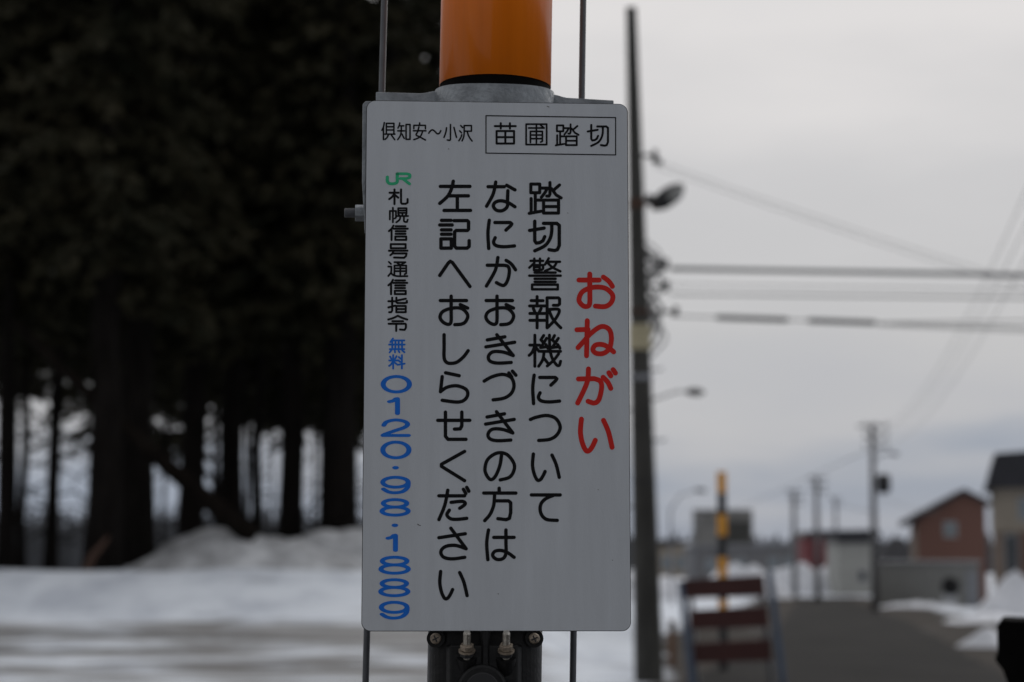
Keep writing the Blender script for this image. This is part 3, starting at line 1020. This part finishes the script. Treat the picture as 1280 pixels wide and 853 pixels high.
# slim steel rods running beside the pole
for x0, x1, lb in ((480.5, 457, 'thin grey steel rod left of the orange pole, parallel to it'), (729, 716, 'thin grey steel rod right of the orange pole, parallel to it')):
    a, c = P(x0, 0, YP + .05), P(x1, 853, YP + .05)
    d = (a - c).normalized()
    lo_ = c + d * ((0 - c.z) / d.z); hi = c + d * ((3.2 - c.z) / d.z)
    e = empty('steel_rod', lo_, lb, 'rod', 'steel rods beside the pole')
    MB().tube([Vector((0, 0, 0)), hi - lo_], .0034, 10).build('rod', M['rod'], e, sm=True)
    MB().tube([Vector((0, 0, 0)), d * .08], .008, 6).build('turnbuckle', M['galv'], e)

# ------------------------------------------------------------------ the notice
sign = empty('notice_sign', SLOC, 'upright white notice with black, red and blue Japanese lettering on the orange pole', 'sign')
sign.rotation_mode = 'QUATERNION'
sign.rotation_quaternion = SM.to_quaternion()
SI = SM.inverted()
def sl_(p): return SI @ (p - SLOC)
def on_plate(px, py, y=0.0):
    """where the photograph's pixel meets the plane of the plate, in the plate's own coordinates"""
    d = CF + CR * ((px - 640) / FPX) - CU * ((py - 426.5) / FPX)
    o = Vector((0, 0, EYE))
    t_ = (SLOC - o).dot(SN) / d.dot(SN)
    q = sl_(o + d * t_)
    return q.x, q.z
def rrect(x0, x1, z0, z1, r_, n=8):
    pts = []
    for cx, cz, a0 in ((x1 - r_, z1 - r_, 0), (x0 + r_, z1 - r_, 90), (x0 + r_, z0 + r_, 180), (x1 - r_, z0 + r_, 270)):
        for i in range(n + 1):
            a = R(a0 + 90 * i / n)
            pts.append((cx + r_ * math.cos(a), cz + r_ * math.sin(a)))
    return pts
TH = .0022
MB().prism(rrect(-.125, .125, 0, SH, .0085), 'y', TH * .3, TH).build('plate_back', M['plate_edge'], sign)
MB().prism(rrect(-.1244, .1244, .0006, SH - .0006, .0080), 'y', 0.0, TH * .3 - .0001).build('plate', M['plate'], sign)

# backing bracket: flat flange with a half collar round the pole
pl = sl_(pole_at(SLOC.z + SH))
fy = pl.y                                     # flange lies in the plane of the pole's axis
# flange outline measured on the photograph at the flange's own distance
def fl(px, py, yy):
    d = CF + CR * ((px - 640) / FPX) - CU * ((py - 426.5) / FPX)
    o = Vector((0, 0, EYE)); pt_ = SLOC + SN * yy
    q = sl_(o + d * ((pt_ - o).dot(SN) / d.dot(SN)))
    return q.x, q.z
xL, zL = fl(470, 115.5, fy); xR, zR = fl(767, 126, fy)
xa_, za_ = fl(548, 117.5, fy); xb_, zb_ = fl(692, 122.5, fy)
rc = PR + .0025
m_ = MB()
xc_, zcl = fl(552, 114.3, fy); xd_, zcr = fl(687, 118.3, fy)
def shoulder(xe, ze, xc2, zc2, sg):
    w_ = .017                                  # the flange sweeps up into the collar
    zf = ze
    return [(xc2 - sg * w_ * (1 - u), zf + (zc2 - zf) * smooth(0, 1, u)) for u in (0, .15, .3, .45, .6, .75, .9, 1)]
zfl = zL + (za_ - zL) * .9
m_.prism([(xL, zL)] + shoulder(xL, za_, pl.x - rc + .001, zcl, 1) + [(pl.x - rc + .001, .20), (xL, .20)], 'y', fy - .0015, fy + .0015)
m_.prism([(xR, zR)] + shoulder(xR, zb_, pl.x + rc - .001, zcr, -1) + [(pl.x + rc - .001, .20), (xR, .20)], 'y', fy - .0015, fy + .0015)
m_.build('flange', M['galv'], sign, bevel=.0008)
m_ = MB()
n = 40
zc_top = zb0 - SLOC.z + .012
ax = SI @ pdir
for ri, (rad, tz) in enumerate(((rc, 1), (rc, 0), (PR + .0005, 1))):
    for i in range(n + 1):
        a = math.pi + math.pi * i / n
        flare = 0.0012 * (abs(math.cos(a)) ** 10)
        zt_ = (zcl + (zcr - zcl) * (i / n) - .0052 * math.sin(a) ** 2) if tz else .30
        m_.v.append(Vector((pl.x + (rad + flare) * math.cos(a), fy + rad * math.sin(a) * 1.0, zt_)) + ax * 0)
for i in range(n):
    m_.f.append([i, i + 1, n + 1 + i + 1, n + 1 + i])
    m_.f.append([i, 2 * (n + 1) + i, 2 * (n + 1) + i + 1, i + 1])
m_.build('collar', M['galv'], sign, sm=False)
# side lip of the bracket at the left edge of the plate
a = [fl(457, 127, .006), fl(453.2, 131, .006), fl(452.6, 228, .006), fl(456, 292, .006), fl(470, 300, .006), fl(470, 127, .006)]
MB().prism(a, 'y', .0045, .0075).build('side_lip', M['galv'], sign, bevel=.0006)
# clamp bolt sticking out at the left
bc = fl(449, 266.5, .02)
hexp = [(.02 + .0082 * math.cos(R(60 * i + 30)), bc[1] + .0082 * math.sin(R(60 * i + 30))) for i in range(6)]
x_in = fl(462, 266, .02)[0]; x_nut = fl(444, 266, .02)[0]; x_end = fl(430.5, 266, .02)[0]
bo = MB().prism(hexp, 'x', x_nut, x_in).build('nut', M['galv'], sign, bevel=.0006)
mb = MB()
pts = []; rad = []
steps = 16
for i in range(steps + 1):
    pts.append((x_nut + .001 + (x_end - x_nut - .001) * i / steps, .02, bc[1])); rad.append(.0047 if i % 2 else .0043)
rad[-1] = .0036
pts.append((x_in + .09, .02, bc[1])); pts = [pts[-1]] + pts[:-1]; rad = [.0044] + rad
mb.tube(pts, rad, 14).build('bolt', M['rod'], sign)

# --- lettering: every character drawn as rounded strokes, unioned to one clean outline
GL = {}
def glyph(ch, s):
    st = []
    for part in s.split(';'):
        part = part.strip()
        if not part: continue
        sm_ = part[0] == '~'
        pts = [tuple(float(v) for v in q.split(',')) for q in part.lstrip('~').split()]
        if sm_ and len(pts) > 2:
            e_ = [pts[0]] + pts + [pts[-1]]
            o = []
            for i in range(1, len(e_) - 2):
                p0, p1, p2, p3 = e_[i - 1:i + 3]
                for k in range(7):
                    u = k / 7
                    o.append(tuple(.5 * ((2 * p1[c]) + (-p0[c] + p2[c]) * u + (2 * p0[c] - 5 * p1[c] + 4 * p2[c] - p3[c]) * u * u + (-p0[c] + 3 * p1[c] - 3 * p2[c] + p3[c]) * u ** 3) for c in (0, 1)))
            o.append(pts[-1]); pts = o
        st.append(pts)
    GL[ch] = st

glyph('踏', '5,5 33,5 33,33 5,33 5,5;19,33 19,92;6,52 6,97;0,100 37,93;19,57 38,57;65,0 65,38 62,44 55,44;38,18 57,18 50,32 38,48;95,8 75,26;70,20 84,40 100,50;45,57 92,57 92,99 45,99 45,57;45,78 92,78')
glyph('切', '0,31 48,23;17,0 17,66 22,74 34,72 44,66 50,52;46,7 90,7 98,14 98,82 92,96 82,99 64,96;~73,8 73,34 67,60 50,83 17,100')
glyph('警', '4,8 44,8;16,1 16,15;34,1 34,15;14,17 0,30;10,22 44,22 44,33 40,37 33,37;15,28 33,28 33,38 15,38 15,28;62,0 50,20;58,11 98,11;~88,11 78,27 50,41;~58,14 74,29 99,42;17,46 84,46;0,56 100,56;17,66 84,66;17,76 84,76;9,85 91,85 91,100 9,100 9,85')
glyph('報', '24,0 24,30;5,13 43,13;0,30 49,30;12,38 17,50;37,38 31,50;1,54 48,54;1,76 48,76;24,54 24,100;56,4 56,100;56,4 92,4 96,8 96,24 91,28 76,28;~56,42 94,42 84,70 58,99;~62,44 76,74 100,100')
glyph('機', '2,32 33,32;18,0 18,100;~17,36 10,54 0,65;20,38 31,52;46,1 37,15 47,26;55,10 38,38;36,40 56,37;53,30 59,42;80,1 73,15 84,26;92,10 74,38;72,40 95,37;90,30 97,42;36,52 99,52;~64,0 65,35 71,70 86,95 95,97 99,84;~93,60 78,80 57,99;~47,52 43,78 30,100;45,72 59,90')
glyph('に', '~6,0 1,45 4,100;27,8 84,8 90,13 86,19 68,35;~28,62 22,78 32,90 60,94 100,91')
glyph('つ', '~0,16 20,7 55,0 85,12 100,45 90,76 66,95 28,100')
glyph('い', '~6,0 3,40 9,75 20,98 31,97 41,82 48,66;~73,4 88,40 99,88')
glyph('て', '0,5 100,5;~78,6 48,20 32,42 33,72 52,94 90,98')
glyph('な', '7,16 62,16;~33,0 24,42 2,84;70,11 98,27;~74,30 73,60 72,85 56,99 36,98 25,84 32,70 52,65 76,72 98,86')
glyph('か', '3,27 58,27;~58,27 73,31 78,48 72,80 58,98 34,88;~39,0 30,45 0,100;~67,10 84,22 99,43')
glyph('お', '2,15 94,15;~40,0 40,40 40,82 36,95 24,96 8,86 1,70 12,52 45,41 78,43 98,65 91,87 76,96 53,98;72,29 98,41')
glyph('き', '5,18 66,7;0,42 100,26;38,0 95,72;~95,72 60,60 25,59 9,74 14,91 40,98 88,96')
glyph('づ', '~0,34 25,19 58,11 84,22 93,48 85,75 62,92 28,98;77,6 86,20;88,0 99,14')
glyph('の', '~57,3 51,45 36,84 20,97 6,82 0,58 10,24 42,2 74,7 97,36 99,62 84,88 52,98')
glyph('方', '48,0 48,14;0,15 100,15;~34,16 31,52 20,80 3,100;33,39 77,39 84,45 84,75 80,93 70,97 44,94')
glyph('は', '~8,0 2,45 6,100;27,25 99,25;~70,0 70,40 70,78 60,96 38,99 23,86 31,72 52,69 75,76 99,92')
glyph('左', '2,17 98,17;~44,0 38,25 25,50 0,73;30,48 93,48;57,48 57,94;14,96 100,96')
glyph('記', '6,3 38,3;0,19 42,19;6,36 38,36;6,51 38,51;4,67 39,67 39,99 4,99 4,67;48,4 93,4 97,8 97,34 93,38 55,38 50,43 50,92 56,99 92,99 99,93 99,73')
glyph('へ', '0,57 28,9 35,2 42,7 100,100')
glyph('し', '~15,0 15,40 15,78 22,94 36,99 60,95 84,76 100,55')
glyph('ら', '20,0 68,10;8,13 2,64;~2,64 25,49 60,44 92,56 98,75 85,93 60,99 8,93')
glyph('せ', '0,29 100,29;75,0 75,48 70,59 52,60;24,0 24,85 32,96 88,96')
glyph('く', '98,0 4,44 4,51 98,100')
glyph('だ', '2,26 86,26;~31,9 21,55 2,99;~42,46 78,43 88,51 70,64;~36,70 28,84 40,96 62,98 93,95;82,6 90,19;93,0 100,12')
glyph('さ', '2,31 95,18;44,0 98,67;~98,67 60,56 25,60 9,76 18,94 48,100 93,95')
glyph('が', '4,29 46,28;~46,28 61,36 64,55 57,88 45,98 29,93;~30,0 26,40 2,98;~68,24 80,38 88,56;83,11 88,20;94,2 100,12')
glyph('ね', '28,0 26,100;0,26 30,25;~3,77 20,57 38,36 65,17 86,24 93,48 88,78 72,93 52,93 43,82 52,69 75,70 99,89')
glyph('ぉ', '2,18 60,18;~33,0 33,40 33,84 28,96 14,95 2,78 12,53 42,40 76,42 98,62 95,84 78,97 49,96;~72,9 88,22 98,37')
glyph('札', '2,22 50,22;28,0 28,100;~27,25 17,48 0,66;33,40 48,56;63,0 63,90 68,98 88,98 98,90 98,66')
glyph('幌', '4,80 4,22 36,22 36,68 30,74;20,0 20,100;48,3 92,3 92,35 48,35 48,3;48,19 92,19;70,36 70,56;48,42 54,53;92,40 86,53;42,57 100,57;~59,58 55,82 38,100;78,57 78,92 84,98 94,98 98,82')
glyph('信', '~24,0 15,20 0,38;14,26 14,100;36,4 88,4;25,21 100,21;36,39 88,39;36,57 88,57;34,76 92,76 92,99 34,99 34,76')
glyph('号', '10,4 90,4 90,32 10,32 10,4;0,49 100,49;~24,50 20,66 8,80;18,68 95,68 92,86 82,98 28,96')
glyph('通', '3,2 14,16;0,34 16,34 16,60 14,76 0,98;~14,76 26,92 50,99 100,99;32,4 90,4 70,19;48,12 66,24;32,88 32,27 94,27 94,80 86,86;63,22 63,88;32,46 94,46;32,65 94,65')
glyph('指', '0,24 34,24;20,0 20,88 14,98 4,98;0,66 36,54;42,0 42,30 48,36 85,36 98,33 98,22;42,20 92,7;42,56 92,56 92,98 42,98 42,56;42,77 92,77')
glyph('令', '~0,25 28,14 50,0;~50,0 74,14 100,25;22,36 78,36;2,53 90,53 93,57 93,80 86,93 62,91;42,53 42,100')
glyph('無', '24,0 8,26;18,14 98,14;0,44 100,44;20,14 20,76;40,14 40,76;61,14 61,76;83,14 83,76;4,77 98,77;14,86 3,100;36,86 38,100;60,86 66,100;84,86 99,100')
glyph('料', '26,0 26,100;0,40 52,40;6,10 14,28;48,8 38,28;~24,44 14,66 0,80;32,52 52,70;62,14 74,27;58,38 72,51;82,0 82,100;54,72 100,63')
glyph('倶', '~18,0 12,25 0,44;12,30 12,99;34,4 92,4 92,66;34,4 34,66;34,24 92,24;34,43 92,43;24,67 100,67;~48,74 40,86 24,98;74,74 98,99')
glyph('知', '~16,0 12,14 2,30;12,17 48,17;0,47 54,47;~28,17 28,47 20,76 0,99;34,66 52,92;67,9 99,9 99,97 67,97 67,9')
glyph('安', '50,0 50,13;4,34 4,14 96,14 96,34;~44,24 34,52 22,70 50,82 96,100;~74,47 62,72 40,88 4,98;0,46 100,46')
glyph('〜', '~0,80 12,32 28,2 48,30 70,92 88,80 100,20')
glyph('小', '52,0 52,92 46,99 26,96;~20,20 14,50 0,80;~80,18 90,50 100,80')
glyph('沢', '14,6 28,18;6,38 20,50;~22,62 14,80 0,98;40,6 95,6 95,40 40,40;~40,6 40,50 36,76 24,99;~62,40 76,72 100,100')
glyph('苗', '0,14 100,14;28,0 28,26;72,0 72,26;8,38 92,38 92,99 8,99 8,38;50,38 50,98;8,68 92,68')
glyph('圃', '2,2 98,2 98,98 2,98 2,2;14,20 86,20;50,8 50,90;22,88 22,36 78,36 78,82 70,86;22,53 78,53;22,70 78,70;70,7 80,15')
glyph('J', '~3,34 3,70 10,92 24,97 38,92 45,78 45,50 45,4')
glyph('R', '45,4 84,4;~84,4 97,12 97,38 84,48;84,48 58,48;70,52 97,97')
import math as _m
def ell(cx, cy, rx_, ry_, a0=0, a1=360, n_=28):
    return ' '.join('%.1f,%.1f' % (cx + rx_ * _m.cos(R(a0 + (a1 - a0) * i / n_)), cy + ry_ * _m.sin(R(a0 + (a1 - a0) * i / n_))) for i in range(n_ + 1))
glyph('0', ell(50, 50, 50, 50))
glyph('1', '~2,20 40,14 64,2;64,2 80,0;82,2 82,100')
glyph('2', '~4,34 16,12 50,0 84,9 97,27 84,48 45,70 10,90 1,98;1,99 100,99')
glyph('9', ell(50, 32, 50, 32) + ';~100,34 97,66 78,92 48,100 22,94 3,76')
glyph('8', ell(50, 24, 45, 24) + ';' + ell(50, 74, 50, 26))
glyph('・', '50,50 50.1,50')


def ink_mesh(name, items, material, parent, label=None):
    """items: (character, x0, y0, x1, y1, pen_x, pen_y) in photograph pixels on the plate"""
    V = []; Fc = []
    for ch, x0, y0, x1, y1, wx, wy in items:
        vs = []; fs = []
        for st in GL[ch]:
            q = [(x0 + wx / 2 + (x1 - x0 - wx) * a / 100, y0 + wy / 2 + (y1 - y0 - wy) * c / 100) for a, c in st]
            for p0, p1 in zip(q, q[1:]):
                ux, uy = (p1[0] - p0[0]) / wx, (p1[1] - p0[1]) / wy
                an = math.atan2(uy, ux)
                b0 = len(vs); ring = []
                for k in range(9):
                    a_ = an + math.pi / 2 + math.pi * k / 8
                    ring.append((p0[0] + math.cos(a_) * wx / 2, p0[1] + math.sin(a_) * wy / 2))
                for k in range(9):
                    a_ = an - math.pi / 2 + math.pi * k / 8
                    ring.append((p1[0] + math.cos(a_) * wx / 2, p1[1] + math.sin(a_) * wy / 2))
                vs += [Vector(p) for p in ring]
                fs.append(list(range(b0, b0 + len(ring))))
        rv_, _e, rf_, _ov, _oe, of_ = delaunay_2d_cdt(vs, [], fs, 0, 1e-4)
        rf_ = [f_ for f_, q_ in zip(rf_, of_) if len(q_)]
        b0 = len(V)
        for p in rv_:
            x_, z_ = on_plate(p.x, p.y)
            V.append(Vector((x_, -.00022, z_)))
        Fc += [[b0 + i for i in f_] for f_ in rf_]
    m_ = MB(); m_.v = V; m_.f = Fc
    me = bpy.data.meshes.new(name)
    me.from_pydata([tuple(v) for v in V], [], Fc)
    me.materials.append(material)
    o = bpy.data.objects.new(name, me)
    COL.objects.link(o)
    o.parent = parent
    if label: o['label'] = label
    return o

PB, PS = 4.4, 2.7
def col(s, boxes, w, wy=None):
    thin = {'警': .74, '機': .88, '報': .9, '踏': .92, '幌': .88, '通': .88, '圃': .85} if w > 2.5 else {}
    return [(c, *b_, w * thin.get(c, 1), (wy or w) * thin.get(c, 1)) for c, b_ in zip(s, boxes)]
ink_mesh('text_line', col('踏切警報機について', [(659.5, 226.4, 703.4, 269), (659.8, 274.7, 702, 316), (660, 321.6, 702.4, 363.5), (660, 369, 703, 412), (659.5, 417.3, 703, 460), (663.4, 467, 701.6, 507), (660.8, 517.4, 702.4, 553), (662.4, 565.6, 701.6, 603), (662, 615, 702.4, 653.6)], PB), M['ink'], sign, 'right black column of large characters')
ink_mesh('text_line', col('なにかおきづきの方は', [(605.3, 225.7, 646.6, 266), (607.4, 273.4, 645.3, 313), (605.8, 320, 647, 360), (604.8, 368.3, 644.8, 409), (605.2, 416.5, 645.5, 457), (603, 462, 647.5, 503), (604.8, 512.7, 645, 554), (604, 563.6, 645.2, 603), (602.5, 608.3, 647, 653.2), (605.5, 660.5, 645.2, 702)], PB), M['ink'], sign, 'middle black column of large characters')
ink_mesh('text_line', col('左記へおしらせください', [(547.5, 224.6, 590.4, 267), (547.5, 272.4, 589, 313), (547.5, 324, 589.6, 360.6), (547.5, 368.3, 587.5, 409), (547.6, 416.5, 587.4, 457), (547.7, 464, 587.5, 505.4), (545, 513.2, 589.5, 553), (548.4, 562.3, 583.6, 603.3), (545.7, 607.2, 588.3, 652.4), (545.7, 658.3, 585.6, 701), (546.5, 712.4, 586.4, 751)], PB), M['ink'], sign, 'left black column of large characters')
ink_mesh('red_heading', col('ぉねがい', [(719.7, 339.7, 769.5, 387.7), (718, 398, 770.6, 448), (718, 458.3, 772.4, 508), (721.2, 521, 768.6, 567.3)], 6.2), M['ink_red'], sign)
ink_mesh('small_text', col('札幌信号通信指令', [(485.2, 235.8, 511.3, 256.7), (485.2, 258.8, 511.3, 279.3), (484.8, 281, 511, 301.6), (484.8, 303.4, 510.7, 324.2), (484.2, 326.1, 510.4, 346.8), (484.2, 348.7, 510.4, 369.4), (484.2, 371, 510.4, 392.2), (484, 393.6, 510.4, 415.2)], PS), M['ink'], sign)
ink_mesh('blue_text', col('無料', [(485.3, 422.2, 507, 441.8), (485.3, 443, 507, 462.1)], 2.3), M['ink_blue'], sign)
ink_mesh('blue_number', [(c, *b_, 6.3, 3.7) for c, b_ in zip('01209818' + '89', [(475.8, 469, 515, 492), (483.4, 496.7, 502.3, 519), (475.3, 523.3, 513.6, 546.6), (475.3, 551, 514.4, 574.3), (475.3, 595, 513.4, 618), (474.3, 622.9, 513.4, 646), (481.6, 667.4, 499.6, 690), (473.0, 694.9, 513.6, 718.6), (472.7, 723, 513.1, 746.7), (473.5, 751.2, 512, 774.7)])]
         + [('・', 490.2, 582.7, 498.7, 587.0, 8.4, 4.3), ('・', 489.3, 654.7, 497.9, 659.0, 8.4, 4.3)], M['ink_blue'], sign)
ink_mesh('green_logo', [('J', 481.3, 215.2, 514.7, 232.2, 4.0, 3.6), ('R', 481.3, 215.2, 514.7, 232.2, 4.0, 3.4)], M['ink_green'], sign)
ink_mesh('small_text', col('倶知安〜小沢', [(476.4, 152.6, 494.7, 176.0), (496.2, 153, 513.7, 176), (515.7, 153, 533.4, 176.2), (535, 161.5, 552, 168.8), (554, 155, 571.6, 177), (572.6, 155, 591.1, 177.6)], 2.0), M['ink'], sign)
ink_mesh('text_line', col('苗圃踏切', [(617.3, 153, 646, 181.3), (656, 153.8, 685, 182.7), (693.5, 154.5, 724.4, 183.2), (733.3, 155.2, 761.8, 184)], 2.7), M['ink'], sign, 'black place name inside the thin frame')
# thin frame round the place name
GL['frame'] = [[(0, 0), (100, 100 * 2.4 / 49.3), (100, 100), (0, 100 * 47 / 49.3), (0, 0)]]
ink_mesh('frame_line', [('frame', 606.8, 144.2, 770.2, 194.6, 1.35, 1.35)], M['ink'], sign)
# small dirt flecks
def fleck(px, py, w, h, an):
    GL['f'] = [[(0, 0), (40, 60), (100, 100)]]
    ink_mesh('dirt_fleck', [('f', px, py, px + w, py + h, 1.0, .8)], M['stain'], sign)
fleck(521.5, 655, 4.5, 2.6, 0)
fleck(683.5, 132.6, 3.2, 1.8, 0)
for px, py, w_, h_ in ((747, 612, 1.4, .9), (560, 186, 1.6, 1.0), (709, 266, 1.5, 1.1), (622, 742, 1.7, 1.1), (765, 700, 1.2, .9)):
    fleck(px, py, w_, h_, 0)

# ------------------------------------------------------------------ black terminal housing below the notice
YH = 1.868 + .014
hc = P(606, 822, YH)
hs = empty('terminal_housing', hc, 'black housing on the pole under the notice with two bare metal studs', 'housing')
def LH(x, y, Y=YH): return P(x, y, Y) - hc
px_m = YH / FPX
def prof(x0, x1, dep, r_, n_=8):
    pts = []
    for cx, a0 in ((x1 - r_, 0), (x0 + r_, 90)):
        for i in range(n_ + 1):
            a = R(a0 + 90 * i / n_) ; pts.append((cx + r_ * math.cos(a), -(r_ * math.sin(a)) + r_))
    return pts + [(x0, dep), (x1, dep)]
zt0, zb0_ = LH(606, 786).z, LH(606, 1010).z
xl0, xr0 = LH(535, 800).x, LH(677, 800).x
MB().prism(prof(xl0, xr0, .05, .022), 'z', zb0_, zt0).build('shell', M['black'], hs, sm=False)
# raised central boss, two stud pads, round cap
x0, x1 = LH(558, 810).x, LH(652, 810).x
m_ = MB()
zt1 = LH(606, 806).z
m_.prism([(x0, -.004), (x0 + .004, -.010), (x1 - .004, -.010), (x1, -.004), (x1, .006), (x0, .006)], 'z', zb0_, zt1)
m_.build('boss', M['black'], hs, bevel=.002)
m_ = MB().prism([(LH(600, 800).x, -.006), (LH(600, 800).x + .003, -.014), (LH(614, 800).x - .003, -.014), (LH(614, 800).x, -.006), (LH(614, 800).x, .004), (LH(600, 800).x, .004)], 'z', LH(606, 835).z, zt0)
m_.build('rib', M['black'], hs, bevel=.0015)
cc = LH(603, 862, YH - .012)
MB().tube([cc + Vector((0, .016, 0)), cc, cc + Vector((0, -.006, 0)), cc + Vector((0, -.0075, 0))], [.0235, .0235, .0225, .0205], 32).build('round_cap', M['black'], hs)
MB().tube([cc + Vector((0, -.007, 0)), cc + Vector((0, -.0085, 0))], [.0165, .015], 32).build('cap_face', M['black_band'], hs)
for px in (583.5, 632.5):
    b0 = LH(px, 826, YH - .010); tip = LH(px + (.6 if px > 600 else .2), 789.5, YH - .022)
    ax_ = (tip - b0).normalized()
    L_ = (tip - b0).length
    st = MB().tube([b0, b0 + ax_ * L_ * .93, tip], [.0036, .0036, .0028], 16).build('stud', M['nickel'], hs, sm=False)
    q = ax_.to_track_quat('Z', 'Y')
    def hexn(c, r_, h, mt, nm):
        m_ = MB()
        vs = [c + q @ Vector((r_ * math.cos(R(60 * i + 15)), r_ * math.sin(R(60 * i + 15)), z_)) for z_ in (0, h) for i in range(6)]
        m_.v += vs
        m_.f += [[0, 1, 2, 3, 4, 5], [11, 10, 9, 8, 7, 6]] + [[i, (i + 1) % 6, 6 + (i + 1) % 6, 6 + i] for i in range(6)]
        m_.build(nm, M[mt], st, bevel=.0005)
    hexn(b0 + ax_ * (L_ * .38), .0066, .0050, 'rust', 'nut')
    hexn(b0 + ax_ * (L_ * .16), .0066, .0042, 'dark_metal', 'lock_nut')
    MB().tube([b0 + ax_ * L_ * .31, b0 + ax_ * L_ * .365], .0078, 20).build('washer', M['rust'], st)
    pad = LH(px, 822, YH - .006)
    MB().tube([pad + Vector((0, .006, -.014)), pad + Vector((0, -.003, .001))], [.0105, .0095], 20).build('stud_pad', M['black'], hs)
for px in (544.5, 668):
    c = LH(px, 798.5, YH - .006)
    MB().tube([c + Vector((0, .03, 0)), c + Vector((0, .003, 0))], .0085, 24).build('screw_boss', M['black'], hs)
    sc = MB().tube([c + Vector((0, .003, 0)), c, c + Vector((0, -.002, 0)), c + Vector((0, -.0028, 0))], [.0052, .0052, .0042, .0022], 20).build('screw', M['rust'], hs, sm=False)
    m_ = MB(); yy = c.y - .0029
    for a in (25, 115):
        d = Vector((math.cos(R(a)), 0, math.sin(R(a)))) * .0032
        m_.bar(Vector((c.x, yy + (.0002 if a > 90 else 0), c.z)) - d, Vector((c.x, yy + (.0002 if a > 90 else 0), c.z)) + d, .0012, .0012)
    m_.build('cross_slot', M['black_band'], sc)
